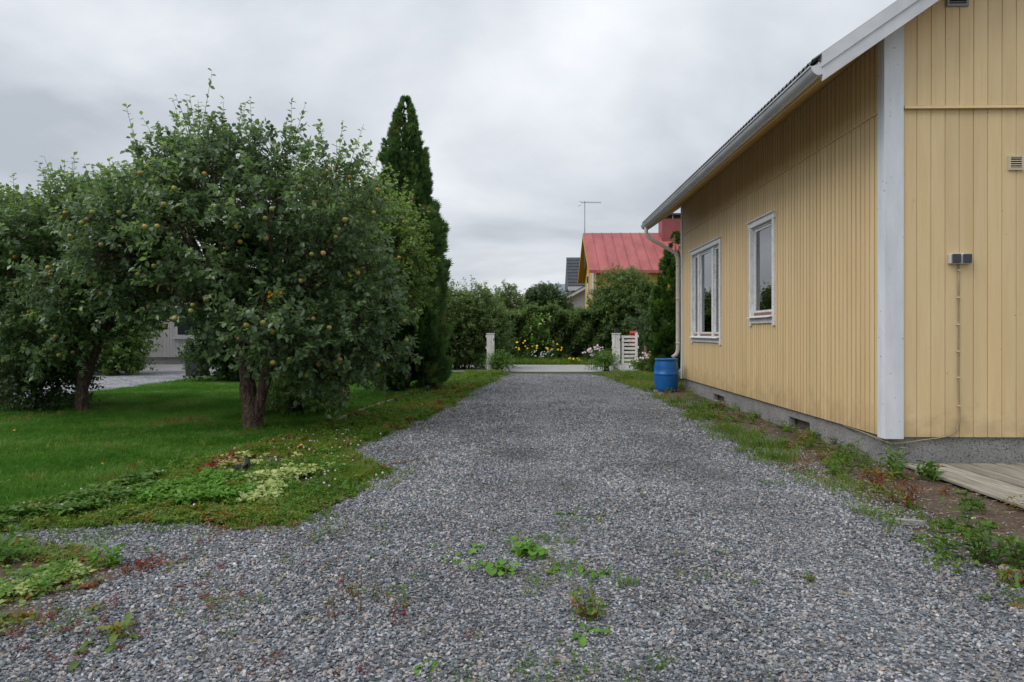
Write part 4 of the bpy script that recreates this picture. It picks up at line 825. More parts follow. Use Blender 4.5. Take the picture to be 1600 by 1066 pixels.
MB().prism([(pw + .25, 0), (pe + 1.5, 0), (pe + 1.5, pez - .05), (pe, pez - .05), (pw + .25, pzz + .1)], 52.3, 56.0, 'y').build('porch_wall', 'far_white', wh)
MB().prism([(pw - .1, pzz - .02), (pe, pez), (pe + 1.6, pez), (pe + 1.6, pez + .2), (pe, pez + .2), (pw - .1, pzz + .18)], 51.7, 56.0, 'y').build('porch_roof', 'far_grey_roof', wh)
MB().prism([(pw - .12, pzz - .12), (pe, pez - .1), (pe, pez + .1), (pw - .12, pzz + .08)], 51.6, 51.69, 'y').build('porch_barge', 'far_white', wh)
bh = root('grey_roofed_building', (2.5, 80, 0), 'far building with pale blue grey metal roof behind the round tree', 'building')
x0, z0 = pz(836, 462, 80); x1, z1 = pz(910, 443, 80)
MB().box((x0 + .3, 80.5, 0), (x1 + 8, 90, z0)).build('wall', 'far_white', bh)
rb_ = MB().prism([(80, z0 - .1), (86, z1 + .35), (91, z0 - .1), (91, z0 - .3), (80, z0 - .3)], x0, x1 + 8, 'x').build('roof', 'far_blue_roof', bh)
for k in range(24): xx = x0 + .3 + k * .6; MB().prism([(80, z0 - .1), (86, z1 + .35), (86, z1 + .42), (80, z0 - .03)], xx, xx + .04, 'x').build('roof_seam', 'far_blue_roof', rb_)
# neighbour's house behind the apple trees
nh = root('grey_neighbour_house', (-16, 29.5, 0), 'light grey boarded house glimpsed behind the apple trees on the left', 'house')
nx0, nx1, ny = -27.0, -9.0, 29.5
MB().box((nx0 + .05, ny + .08, 0), (nx1 - .05, ny + 8, .32)).build('foundation', 'concrete', nh)
MB().box((-14.9, ny + .03, .04), (-14.0, ny + .075, .29)).build('cellar_window', 'dark_gap', nh)
nw = MB().prism([(nx0, .32), (nx1, .32), (nx1, 3.2), ((nx0 + nx1) / 2, 5.4), (nx0, 3.2)], ny + .02, ny + 8, 'y').build('wall', 'grey_siding', nh)
nb = MB().box((0, 0, 0), (.135, .018, 2.85), .004).mesh('siding_board'); nb.materials.append(MATS['grey_siding'])
for i in range(int((nx1 - nx0) / .142)): link('siding_board', nb, None, nw, (nx0 + i * .142 + 16, .001, .33))
for cx in (-22.5, -18.2, -14.6): 
    far_window(nh, cx, ny - .002, 1.22, 2.75, 1.5, 'y'); MB().box((cx - .85, ny - .10, 1.13), (cx + .85, ny - .003, 1.21)).build('sill', 'far_white', nh)
for s in (-1, 1):
    c_ = (nx0 + nx1) / 2; e_ = c_ + s * (c_ - nx0 + .6); MB().prism([(c_, 5.42), (e_, 2.95), (e_, 3.15), (c_, 5.65)], ny - .6, ny + 8.6, 'y').build('roof', 'far_grey_roof', nh)
wb = at(308, 21.2); bn = root('waste_bin', (wb[0], wb[1], 0), 'dark grey waste bin at the lane edge behind the large apple tree', 'bin')
MB().prism([(wb[0] - .22, .06), (wb[0] + .22, .06), (wb[0] + .28, .95), (wb[0] - .28, .95)], wb[1] - .28, wb[1] + .28, 'y').build('body', 'black_plastic', bn); MB().box((wb[0] - .30, wb[1] - .32, .952), (wb[0] + .30, wb[1] + .30, 1.02), .02).build('lid', 'black_plastic', bn)
for s in (-1, 1): MB().tube([(wb[0] + s * .2, wb[1] + .25, .09), (wb[0] + s * .26, wb[1] + .25, .09)], .09, 14).build('wheel', 'black_plastic', bn)

# ------------------------------------------------------------------ trees
AT = 'apple trees on the lawn'
b1 = G(393, 671); cx, cy = b1
bl = clump_blobs((cx - .22, cy + .2, 2.68), (2.0, 1.75, 1.32), 34, .48, 21, zlo=1.45, shell=.86)
bl += [(cx + 1.45, cy - .3, 1.4, .5, .55, .45), (cx + 1.25, cy - .1, .85, .45, .5, .35), (cx + 1.75, cy + .3, 1.05, .42, .5, .38), (cx + .95, cy - .3, .95, .3, .35, .28), (cx + 1.0, cy - .9, 1.2, .45, .5, .4), (cx + 1.8, cy + .2, 1.75, .42, .5, .42), (cx - .98, cy - .5, 1.05, .22, .25, .25), (cx - 1.7, cy, 2.0, .45, .5, .45), (cx + 1.2, cy + .5, 1.2, .45, .5, .4), (cx + .6, cy - 1.2, 1.5, .5, .5, .45), (cx - .5, cy - 1.2, 1.75, .5, .5, .45), (cx - .85, cy + .1, 4.1, .42, .42, .42), (cx - .4, cy + .2, 4.05, .4, .4, .4), (cx - 1.35, cy + .1, 3.75, .45, .45, .42), (cx - 1.95, cy + .2, 3.1, .45, .5, .4), (cx - 2.05, cy + .4, 2.5, .42, .5, .4), (cx - 1.8, cy + .6, 3.5, .4, .45, .38)]
big = tree('apple_tree', 'large forked apple tree full of reddish apples, nearest the driveway', 'tree', b1,
     [[(0.03, 0, -.05, .17), (0.0, 0, .18, .135), (-.06, .02, .6, .115), (-.12, .03, 1.05, .10), (-.30, .06, 1.5, .085)], [(.05, 0, .12, .09), (.16, .0, .55, .085), (.26, .04, 1.0, .075), (.42, .1, 1.5, .065)]],
     clear_view(bl, 215, 285, 520, 600), 3000, 15, .086, 'apple_leaf', 31, sprouts=(150, .35, .85), group=AT, apples=190, fine=True)
# one turned-yellow spray of leaves on the big tree
q = np.array([*at(427, 8.75), ZAT(459, 8.75)]); g = np.random.default_rng(4)
o = foliage('yellow_leaf_spray', 'orange_leaf', big, leaf_t(.6), q + g.normal(size=(9, 3)) * np.array([.06, .03, .03]), unit(g.normal(size=(9, 3)) + np.array([0, -.4, -.5])), unit(g.normal(size=(9, 3)) + np.array([0, -1, .5])), np.full(9, .07), np.full(9, .5)); o['label'] = 'spray of orange yellow turned leaves'
b2 = G(127, 646); cx, cy = b2
tree('apple_tree', 'apple tree with a short leaning trunk, second from the left edge', 'tree', b2,
     [[(.02, 0, -.05, .115), (0, 0, .3, .092), (.10, .02, .75, .082), (.28, .05, 1.2, .07)], [(.02, 0, .3, .055), (-.08, .05, .9, .05), (-.2, .1, 1.4, .045)]],
     clear_view(clump_blobs((cx - .05, cy + .3, 2.5), (1.3, 1.6, 1.3), 24, .48, 22, zlo=1.5, shell=.84), 205, 300, 515, 600) + [(cx - .1, cy, 3.6, .42, .42, .4), (cx - .8, cy - .6, 1.4, .45, .5, .4), (cx + .2, cy - .55, 1.25, .33, .4, .3), (cx - .4, cy - .6, 1.15, .33, .4, .3)], 2100, 15, .09, 'apple_leaf', 32, sprouts=(80, .35, .7), group=AT, apples=80, apple_mat='apple_yellow', tint_shift=0.12)
b3 = at(8, 12.9); cx, cy = b3
tree('apple_tree', 'apple tree with yellow apples cut by the left edge of the picture', 'tree', b3,
     [[(0, 0, -.05, .14), (0, 0, .6, .11), (.1, .0, 1.2, .09)]], clump_blobs((cx - .2, cy, 2.5), (1.6, 1.5, 1.4), 30, .52, 23, zlo=1.0, shell=.82), 2500, 14, .09, 'bright_leaf', 33, sprouts=(40, .25, .5), group=AT, apples=80, apple_mat='apple_yellow')
b4 = G(530, 624); cx, cy = b4
tree('apple_tree', 'apple tree between the large forked one and the tall dark conifer', 'tree', b4,
     [[(0, 0, -.05, .21), (0, 0, .4, .16), (.02, 0, 1.3, .12), (.0, 0, 1.8, .10)]], clump_blobs((cx + .35, cy + .1, 2.8), (1.3, 1.5, 1.5), 26, .48, 24, zlo=1.25, shell=.84) + [(cx + 1.1, cy - .3, 3.4, .38, .38, .6), (cx - .3, cy, 4.2, .42, .42, .45), (cx + .4, cy, 4.1, .4, .4, .5)], 2700, 14, .09, 'bright_leaf', 34, sprouts=(170, .4, .9), group=AT, apples=12, tint_shift=.16)
tb = G(634, 609)
thuja('conifer', 'tall narrow dark conifer at the end of the apple tree row', tb, 7.2, .78, 34000, 41, 'thuja_leaf', size=.20, prof=[(0, .82), (.05, .95), (.2, 1.0), (.4, .97), (.56, .88), (.67, .70), (.78, .55), (.886, .40), (.96, .20), (1.0, .02)])
rb = at(1056, 19.3)
thuja('conifer', 'bright green columnar conifer behind the corner of the yellow house', rb, 4.25, .62, 13000, 42, 'thuja_bright', size=.13, brown=False)
# shrubs under and behind the trees
sh = [(470, 646, .62, .75, 'low leafy shrub beside the large forked trunk', 'bright_leaf', .05), (60, 642, .8, 1.25, 'dark rounded shrub under the leftmost apple tree', 'dark_leaf', 0.0)]
for i, (px, py, rr, hh, lab, mt, ts) in enumerate(sh):
    b = G(px, py); bush('shrub', lab, b, (b[0], b[1], hh * .5), (rr, rr, hh * .5), 16, .3, 800, 12, .07, mt, 50 + i, cat='shrub', zlo=.1, tint_shift=ts)
back = [(378, 19.5, 1.1, 2.0, 'dark shrub behind the large forked apple trunk, on its left', 'dark_leaf'), (440, 20.5, 1.6, 2.6, 'dark shrub behind the large apple tree, on its right', 'dark_leaf'), (560, 21.5, 1.5, 2.6, 'dark shrub between the fourth apple tree and the tall conifer', 'dark_leaf'), (178, 22.5, .9, 2.3, 'light green shrub to the right of the leaning apple trunk', 'bright_leaf'), (75, 23.0, 1.5, 3.0, 'dark shrub behind the leaning apple trunk', 'dark_leaf'), (-40, 23.0, 2.0, 3.2, 'dark shrub at the left edge, behind the leftmost apple tree', 'dark_leaf')]
for i, (px, d, rr, hh, lab, mt) in enumerate(back):
    b = at(px, d); bush('shrub', lab, b, (b[0], b[1], hh * .5), (rr, rr * .8, hh * .52), 20, .55, 1300, 13, .12, mt, 60 + i, cat='shrub', zlo=.15)
bb = at(205, 30 - 6.5); cx, cy = bb
tree('birch_tree', 'taller light green tree standing behind the apple trees on the left', 'tree', bb, [[(0, 0, -.05, .17), (0, 0, 2.5, .12), (0, 0, 5.0, .06)]], clump_blobs((cx, cy, 4.9), (1.9, 1.6, 2.3), 26, .75, 27, zlo=2.6), 2000, 13, .11, 'bright_leaf', 37, sprouts=(30, .4, .8), tint_shift=.12)
bb = at(40, 26); cx, cy = bb
tree('background_tree', 'green tree behind the leftmost apple tree, beyond the lane', 'tree', bb, [[(0, 0, -.05, .17), (0, 0, 2.5, .12), (0, 0, 4.5, .06)]], clump_blobs((cx, cy, 4.0), (2.6, 1.8, 2.4), 24, .85, 28, zlo=1.2), 1900, 13, .13, 'dark_leaf', 38, tint_shift=.1)
# by the gate and across the street
lb = at(738, 26.3)
bush('lilac_bush', 'big leafy bush left of the lone gate post', (lb[0] - .35, lb[1]), (lb[0] - .2, lb[1], 1.6), (1.75, 1.4, 1.55), 36, .52, 3000, 14, .10, 'bush_leaf', 71, sprouts=(60, .3, .6), zlo=.2, tint_shift=.05)
lb2 = at(690, 29.0)
tree('background_tree', 'loose green tree rising behind the bush left of the driveway mouth', 'tree', (lb2[0] + 2.4, lb2[1] + 6.5), [[(0, 0, -.05, .1), (0, 0, 2, .07), (0, 0, 3.2, .04)]], clump_blobs((lb2[0] + 2.4, lb2[1] + 6.5, 2.5), (1.5, 1.0, 1.5), 16, .5, 72, zlo=.6), 900, 12, .095, 'bush_leaf', 73, sprouts=(16, .3, .6), tint_shift=.1)
def hedge(name, label, x0, x1, y0, y1, h, n, size, mat, seed):
    g = np.random.default_rng(seed); r = root(name, ((x0 + x1) / 2, (y0 + y1) / 2, 0), label, 'hedge'); mb = MB()
    for k in range(int((x1 - x0) / .45)):
        x = x0 + .25 + k * .45; mb.tube([(x, (y0 + y1) / 2, -.02), (x + g.normal() * .1, (y0 + y1) / 2 + g.normal() * .1, h * .8)], [.025, .012], 5)
    mb.build('stems', 'bark', r)
    f = g.random(n); X = x0 + g.random(n) * (x1 - x0); wav = .16 * np.sin(X * 2.1) + .12 * np.sin(X * 5.3 + 1) ; pos = np.zeros((n, 3)); out = np.zeros((n, 3))
    a = f < .62; pos[a] = np.column_stack([X, y0 + .55 * g.random(n) ** 1.6 - wav * .6, .05 + g.random(n) * (h + wav)])[a]; out[a] = (0, -1, .3)
    pos[~a] = np.column_stack([X, y0 + g.random(n) * (y1 - y0), h + wav - .22 * g.random(n) ** 2 + .1 * g.normal(size=n) * (g.random(n) < .25)])[~a]; out[~a] = (0, -.2, 1)
    bulge = .22 * np.sin(pos[:, 0] * 3.1 + pos[:, 2] * 2.2) + .15 * np.sin(pos[:, 0] * 7 - pos[:, 2] * 5); pos[:, 1] += bulge * a
    bk = g.random(n) < .25; pos[bk] = np.column_stack([X, y1 - .35 + .3 * g.random(n), .05 + g.random(n) * (h - .1)])[bk]
    d = unit(out + g.normal(size=(n, 3)) * .8); up = unit(np.array([0, -.4, 1.0]) + g.normal(size=(n, 3)) * .6)
    foliage('leaves', mat, r, leaf_t(.6), pos, d, up, size * (.7 + .6 * g.random(n)) * np.where(bk, 1.7, 1), np.clip(.42 + g.normal(size=n) * .18 + .12 * (pos[:, 2] / h - .5) - bulge * .25 * a, 0, 1))
hedge('hedge', 'long dark green clipped hedge along the far side of the street', -9.0, 4.6, 31.6, 33.0, 2.42, 52000, .15, 'bush_leaf', 81)
rt_ = at(851, 40); tree('round_tree', 'dark round tree rising above the hedge in the middle', 'tree', rt_, [[(0, 0, -.05, .14), (0, 0, 1.5, .11), (0, 0, 2.6, .08)]], clump_blobs((rt_[0], rt_[1], 2.95), (1.45, 1.2, 1.15), 24, .55, 82, zlo=1.0), 1700, 13, .12, 'dark_leaf', 83, tint_shift=.12)
rb2 = at(975, 32.5); bush('lilac_bush', 'big leafy bush in front of the red roofed house', rb2, (rb2[0] + .05, rb2[1], 2.2), (2.1, 1.5, 2.25), 42, .65, 3200, 14, .115, 'bush_leaf', 84, sprouts=(50, .3, .7), zlo=.25, tint_shift=.02)
rb3 = at(1045, 27.0); bush('shrub', 'dark shrub between the slatted gate and the house corner', rb3, (rb3[0], rb3[1], 1.2), (1.5, 1.0, 1.2), 20, .5, 1100, 12, .11, 'dark_leaf', 85, cat='shrub', zlo=.15)
lb4 = at(640, 25.5); bush('lilac_bush', 'dark bush behind the tall conifer, reaching toward the gate', lb4, (lb4[0], lb4[1], 1.7), (2.2, 1.2, 1.7), 28, .6, 2100, 13, .115, 'bush_leaf', 86, zlo=.15)
gpx = at(781, 24.6); bush('shrub', 'low grey green shrub at the foot of the lone gate post', gpx, (gpx[0], gpx[1], .32), (.38, .3, .34), 10, .18, 240, 10, .06, 'weed_leaf', 87, cat='shrub', zlo=.05)
gpx = at(946, 24.6); bush('shrub', 'low green shrub at the foot of the slatted gate post', gpx, (gpx[0], gpx[1], .30), (.34, .3, .34), 10, .18, 240, 10, .06, 'weed_leaf', 88, cat='shrub', zlo=.05)
gpx = at(1000, 23.6); bush('shrub', 'low broad leaved green plant at the foot of the stake', (gpx[0] + .35, gpx[1]), (gpx[0] + .35, gpx[1], .2), (.5, .35, .2), 10, .16, 220, 10, .085, 'weed_leaf', 89, cat='shrub', zlo=.03)

# ------------------------------------------------------------------ flowers along the street
def flower_t():
    V = [(0, .5, .12)]; F = []
    for k in range(7): a = 2 * math.pi * k / 7; V.append((.5 * math.cos(a), .5 + .5 * math.sin(a), 0))
    return np.array(V), np.array([(0, 1 + k, 1 + (k + 1) % 7) for k in range(7)])
def flowers(name, label, px, d, spread, h, ns, petal, seed, fs=.07, leafm='weed_leaf', per=3):
    g = np.random.default_rng(seed); b = at(px, d); r = root(name, (b[0], b[1], 0), label, 'flowers', 'flowers at the street edge')
    base = np.column_stack([b[0] + g.normal(size=ns) * spread * .6, b[1] + g.normal(size=ns) * spread * .4, np.zeros(ns)]); hh = h * (.6 + .45 * g.random(ns)); tip = base + np.column_stack([g.normal(size=ns) * spread * .35, g.normal(size=ns) * .08, hh])
    V, F = tubes_np(base, (base + tip) / 2 + g.normal(size=(ns, 3)) * .02, tip, np.full(ns, .006), np.full(ns, .004)); link('stems', np_mesh('stems', V - world_loc(r), F), 'weed_leaf', r)
    A = shoot_leaves(base, unit(tip - base), hh * .92, 12, g, .085, drop=0); foliage('foliage', leafm, r, leaf_t(.38), *A[:4], np.clip(.4 + g.normal(size=len(A[0])) * .2, 0, 1))
    P = np.repeat(tip, per, 0) + g.normal(size=(ns * per, 3)) * fs * .7; n = len(P); up = unit(np.array([0, -1.0, .55]) + g.normal(size=(n, 3)) * .4); dd = unit(np.cross(up, g.normal(size=(n, 3))))
    foliage('blooms', petal, r, flower_t(), P, dd, up, fs * (.8 + .5 * g.random(n)), np.full(n, .5))
flowers('yellow_flowers', 'clump of yellow daisy flowers, the left one of two before the hedge', 817, 30.3, .5, .95, 11, 'yellow_petal', 91, .095, per=1)
flowers('yellow_flowers', 'clump of yellow daisy flowers, the right one of two before the hedge', 868, 30.3, .42, .85, 9, 'yellow_petal', 92, .09, per=1)
flowers('yellow_flowers', 'small low tuft of yellow flowers at the street edge near the pink flowers', 897, 30.2, .12, .32, 6, 'yellow_petal', 96, .09, per=1)
flowers('white_flowers', 'clump of white flowers between the two yellow clumps', 843, 30.2, .45, .55, 10, 'white_petal', 93, .05)
flowers('pink_flowers', 'pale pink phlox leaning over the street edge near the slatted gate', 929, 25.6, .32, .85, 13, 'pink_petal', 94, .06, per=4)
flowers('pink_flowers', 'pale pink flowers growing round the wooden stake', 1014, 23.2, .3, .75, 14, 'pink_petal', 95, .06, per=4)
hp = at(845, 31.2); g = np.random.default_rng(97); n = 22
A = shoot_leaves(np.column_stack([hp[0] + g.normal(size=n) * .3, hp[1] + g.normal(size=n) * .05, .5 + 1.5 * g.random(n)]), unit(np.array([.15, -.4, 1]) + g.normal(size=(n, 3)) * .3), np.full(n, .4), 9, g, .12, drop=0)
r = root('climbing_plant', (hp[0], hp[1], 0), 'pale yellow green climber growing up the hedge face', 'plant'); foliage('foliage', 'plant_leaf', r, leaf_t(.6), *A[:4], np.clip(.0 + .5 * (A[0][:, 2] / 2.2) + g.normal(size=len(A[0])) * .15, 0, 1))
A = shoot_leaves(np.column_stack([hp[0] + np.array([-.55, -.1, .1, .45]), np.full(4, hp[1] - .1), np.array([1.4, 1.6, 1.75, 1.9])]), unit(np.array([.1, -.5, 1]) + g.normal(size=(4, 3)) * .2), np.full(4, .35), 11, g, .11, drop=0)
foliage('young_shoots', 'pale_leaf', r, leaf_t(.6), *A[:4], np.clip(.45 + g.normal(size=len(A[0])) * .2, 0, 1))

# ------------------------------------------------------------------ gravel stones
sg = np.random.default_rng(101)
def stone_mesh(k):
    import bmesh
    g = np.random.default_rng(200 + k); bm = bmesh.new(); bmesh.ops.create_icosphere(bm, subdivisions=1, radius=.5)
    for v in bm.verts: v.co = v.co * (0.60 + .7 * g.random()); v.co.z *= .55; v.co.x *= 1.4
    me = bpy.data.meshes.new('stone'); bm.to_mesh(me); bm.free(); return me
vis = lambda P: (np.abs((P[:, 0] * CT + P[:, 1] * ST) / np.maximum(P[:, 1] * CT - P[:, 0] * ST, .1)) < 1.15)
near = [p for p in drive_r]
def stone_density(P):
    y = P[:, 1]; dn = np.clip((14.0 - y) / 8.0, .05, 1) * (y > 2.2) * vis(P)
    c = G(880, 862); bare = np.exp(-(((P[:, 0] - c[0]) / .55) ** 2 + ((P[:, 1] - c[1]) / .5) ** 2))
    return dn * np.where(pnoise(P, 1.3) < .2, .7, 1.0) * (1 - .75 * bare)
SP = poly_pts(near, 225000, stone_density, 102)
dd = SP[:, 1]; ssz = (.0078 + .0145 * sg.random(len(SP)) ** 2.3) * np.clip(.85 + .04 * dd, 1, 1.4) * (1 - .28 * np.exp(-((SP[:, 0] - .15) / .3) ** 2) - .28 * np.exp(-((SP[:, 0] - 1.75) / .3) ** 2))
inp = in_poly(SP, np.array(patch_poly)); keep = ~inp | (sg.random(len(SP)) < np.where(pnoise(SP, 3.0) > .55, .7, .15)); SP, ssz = SP[keep], ssz[keep]; n = len(SP)
P = np.column_stack([SP, .016 + ssz * .18 + sg.random(n) * .004]); rot = np.column_stack([sg.normal(size=n) * .5, sg.normal(size=n) * .5, sg.random(n) * 6.28])
scatter('gravel_stones', P, rot, np.column_stack([ssz, ssz, ssz]), sg.integers(0, 6, n), [stone_mesh(k) for k in range(6)], 'gravel_stone', 'loose grey crushed stones covering the driveway', 'gravel')
# stones strayed into the soil beds
def edge_band(edge, n, w, g):
    E = np.array([p for p in rough_edge(edge, .04, 0, 1)]); P = E[g.integers(0, len(E), n)] + np.column_stack([np.abs(g.normal(size=n)) * w[0], g.normal(size=n) * w[1]]); return P[vis(P) & (P[:, 1] > 2.2) & (P[:, 1] < 22)]
LB = edge_band(left_edge[4:-1], 9000, (-.16, .14), sg); RB = edge_band(right_edge[:-2], 9000, (.22, .1), sg)
SP = np.vstack([LB, RB, poly_pts(soil_poly, 5200, lambda P: vis(P) * (P[:, 1] < 17) * np.clip(1.15 - (P[:, 0] - 2.5) * 1.0, .12, 1), 103), poly_pts(verge_poly, 2600, lambda P: vis(P) * (P[:, 1] < 9) * (pnoise(P, 3) > .6), 104)])
ssz = .008 + .013 * sg.random(len(SP)) ** 1.6; n = len(SP)
scatter('stray_stones', np.column_stack([SP, .012 + ssz * .2]), np.column_stack([sg.normal(size=n) * .5, sg.normal(size=n) * .5, sg.random(n) * 6.28]), np.column_stack([ssz] * 3), sg.integers(0, 6, n), [stone_mesh(k + 10) for k in range(6)], 'gravel_stone', 'stray grey stones lying in the soil beds', 'gravel')

# ------------------------------------------------------------------ grass and ground cover
gg = np.random.default_rng(111)
def lawn_w(P): return vis(P) * np.clip(1.25 - P[:, 1] / 16.0, .22, 1)
LP_ = poly_pts(lawn_poly, 44000, lawn_w, 112); sc_ = np.clip(.8 + .045 * LP_[:, 1], 1, 1.9)
P, rot, s = stand(LP_, .002, gg, .7, 1.15, .1); s *= sc_[:, None]; s[:, 2] *= (.75 + .5 * pnoise(LP_, 1.4)) / sc_ * np.clip(sc_, 1, 1.25)
scatter('lawn_grass', P, rot, s, gg.integers(0, 4, len(P)), [tuft(18, .062, .06, .0042, .75, gg) for _ in range(4)], 'lawn_blade', 'short mown green lawn grass under the apple trees', 'grass')
_E = np.array(rough_edge(left_edge, .08, 0, 1))[:, None]
def edge_thin(P):
    out = np.ones(len(P))
    for i in range(0, len(P), 4000):
        dmin = np.sqrt(((P[i:i+4000][None] - _E) ** 2).sum(-1)).min(0); out[i:i+4000] = np.clip(dmin / .30, .10, 1)
    return out
LW = poly_pts(lawn_poly, 2600, lambda P: vis(P) * (P[:, 1] < 13) * (.05 + .95 * (pnoise(P, 1.7) > .66)), 141); P, rot, s = stand(LW, .03, gg, .6, 1.3, .25)
scatter('lawn_clover', P, rot, s, gg.integers(0, 3, len(P)), [rosette_mesh(8, .035, .8, .35, gg), rosette_mesh(7, .05, .35, .5, gg), tuft(9, .10, .02, .004, 1.1, gg)], 'verge_weed', 'clover and coarse tufts growing in the lawn', 'weeds')
# longer grass on the verge and along the house
vw = lambda P: vis(P) * np.clip(1.3 - P[:, 1] / 14.0, .25, 1) * (.12 + .88 * (pnoise(P, 2.0) > .42)) * edge_thin(P)
VP = poly_pts(verge_poly, 7200, vw, 113); P, rot, s = stand(VP, .008, gg, .55, 1.2, .15); far = np.clip(.75 + .04 * VP[:, 1], .9, 1.5); s *= far[:, None]
scatter('verge_grass', P, rot, s, gg.integers(0, 4, len(P)), [tuft(14, .085, .05, .0045, 1.0, gg) for _ in range(4)], 'verge_blade', 'uneven unmown grass on the strip left of the driveway', 'grass')
VP = poly_pts(verge_poly, 8200, lambda P: vis(P) * np.clip(1.35 - P[:, 1] / 13.0, .2, 1) * (.08 + .92 * (pnoise(P, 3.4) > .46)) * edge_thin(P), 114); P, rot, s = stand(VP, .01, gg, .5, 1.25, .2); s *= np.clip(.8 + .04 * VP[:, 1], .9, 1.5)[:, None]
scatter('verge_weeds', P, rot, s, gg.integers(0, 5, len(P)), [rosette_mesh(9, .05, .5, .45, gg), rosette_mesh(7, .07, .3, .7, gg), sprig_mesh(4, .09, .032, .55, gg), sprig_mesh(5, .06, .026, .7, gg), rosette_mesh(8, .035, .8, .5, gg)], 'verge_weed', 'low mixed weeds and clover on the strip left of the driveway', 'weeds')
EL = np.array(rough_edge(left_edge[:-1] + left_edge[-1:], .05, 0, 1)); EL = EL[gg.integers(0, len(EL), 2600)] + gg.normal(size=(2600, 2)) * np.array([.13, .13]); EL = EL[vis(EL) & (EL[:, 1] > 2.5) & (EL[:, 1] < 24)]
EL = EL[gg.random(len(EL)) < .15 + .85 * (pnoise(EL, 4.0) > .5)]; P, rot, s = stand(EL, .014, gg, .35, 1.0, .2)
scatter('verge_fringe', P, rot, s, gg.integers(0, 4, len(P)), [rosette_mesh(8, .04, .45, .4, gg), sprig_mesh(4, .05, .02, .6, gg), tuft(10, .06, .03, .004, 1.0, gg), rosette_mesh(7, .03, .7, .5, gg)], 'verge_weed', 'weeds creeping from the verge onto the gravel', 'weeds')
CP = poly_pts(verge_poly, 130, lambda P: (P[:, 1] < 9.5) * vis(P) * (pnoise(P, 1.1) > .4), 115); P, rot, s = stand(CP, .05, gg, .7, 1.2, .3)
def ball_mesh():
    import bmesh
    bm = bmesh.new(); bmesh.ops.create_icosphere(bm, subdivisions=1, radius=.011); me = bpy.data.meshes.new('clover_head'); bm.to_mesh(me); bm.free(); return me
scatter('clover_heads', P + np.array([0, 0, .02]), rot, s, np.zeros(len(P), int), [ball_mesh()], 'pink_petal', 'tiny pale pink clover heads in the verge', 'clover')
# right strip
rs = [p + np.array([.0, 0]) for p in right_edge[2:]]
strip_poly = [p + np.array([-.18, 0]) for p in right_edge[1:]] + [p + np.array([.42, 0]) for p in right_edge[:0:-1]]
VP = poly_pts(strip_poly, 520, lambda P: vis(P) * (pnoise(P, 2.3) > .55) * np.clip(P[:, 1] / 9.0, .22, 1), 116); P, rot, s = stand(VP, .01, gg, .6, 1.3, .15); s *= np.clip(.8 + .03 * VP[:, 1], .9, 1.4)[:, None]
scatter('strip_grass', P, rot, s, gg.integers(0, 4, len(P)), [tuft(12, .11, .05, .0048, 1.0, gg) for _ in range(4)], 'verge_blade', 'grass tufts along the driveway edge by the yellow house', 'grass')
bed_w = lambda P: vis(P) * (P[:, 0] < 3.9) * (P[:, 1] > 2) * (.10 + .90 * (pnoise(P, 3.6) > .66))
VP = poly_pts(soil_poly, 820, bed_w, 117); P, rot, s = stand(VP, .01, gg, .5, 1.3, .2)
scatter('bed_weeds', P, rot, s, gg.integers(0, 4, len(P)), [rosette_mesh(9, .06, .4, .5, gg), sprig_mesh(4, .13, .045, .4, gg), sprig_mesh(3, .16, .05, .3, gg), rosette_mesh(8, .045, .6, .4, gg)], 'verge_weed', 'small mixed weeds in the soil along the house footing', 'weeds')
VP = poly_pts([np.array(p) for p in ((3.1, 17.5), (3.0, 24.0), (6.5, 24.0), (6.5, 17.5))], 1600, None, 118); P, rot, s = stand(VP, .01, gg, .9, 1.7, .15)
scatter('gateside_grass', P, rot, s, gg.integers(0, 3, len(P)), [tuft(12, .09, .06, .006, .9, gg) for _ in range(3)], 'verge_blade', 'grass by the slatted gate and barrel', 'grass')
VP = poly_pts([np.array(p) for p in ((-8, 29.6), (6, 29.6), (6, 31.3), (-8, 31.3))], 1800, None, 119); P, rot, s = stand(VP, .01, gg, 1.2, 2.6, .15, 1.2)
scatter('street_grass', P, rot, s, gg.integers(0, 3, len(P)), [tuft(12, .12, .08, .008, .8, gg) for _ in range(3)], 'verge_blade', 'tall grass between the street and the hedge', 'grass')
# weeds and litter out on the gravel
GP = poly_pts(near, 1250, lambda P: vis(P) * (P[:, 1] > 2.4) * (P[:, 1] < 6.5) * (P[:, 0] < 1.3) * (.06 + .94 * (pnoise(P, 1.9) > .72)), 120); P, rot, s = stand(GP, .016, gg, .4, 1.0, .2)
scatter('gravel_weeds', P, rot, s, gg.integers(0, 3, len(P)), [sprig_mesh(3, .06, .016, .5, gg), sprig_mesh(2, .09, .014, .4, gg), rosette_mesh(7, .03, .4, .5, gg)], 'verge_weed', 'thin green weeds sprouting through the gravel', 'weeds')
rpoly = [G(*p) for p in ((0, 985), (160, 880), (380, 860), (560, 900), (760, 1000), (720, 1066), (0, 1066))]
GP = poly_pts(rpoly, 170, lambda P: .05 + .95 * (pnoise(P, 3.5) > .6), 121); P, rot, s = stand(GP, .016, gg, .4, 1.0, .2)
scatter('red_weeds', P, rot, s, gg.integers(0, 2, len(P)), [sprig_mesh(4, .045, .014, .5, gg), rosette_mesh(6, .035, .35, .6, gg)], 'red_weed', 'tiny dark red weeds in the gravel at the lower left', 'weeds')
def straw_mesh(): return np_mesh('straw', np.array([(0, 0, 0), (.001, .0015, .002), (.06, .004, .004), (.06, .001, .001)]), np.array([(0, 1, 2), (0, 2, 3)]))
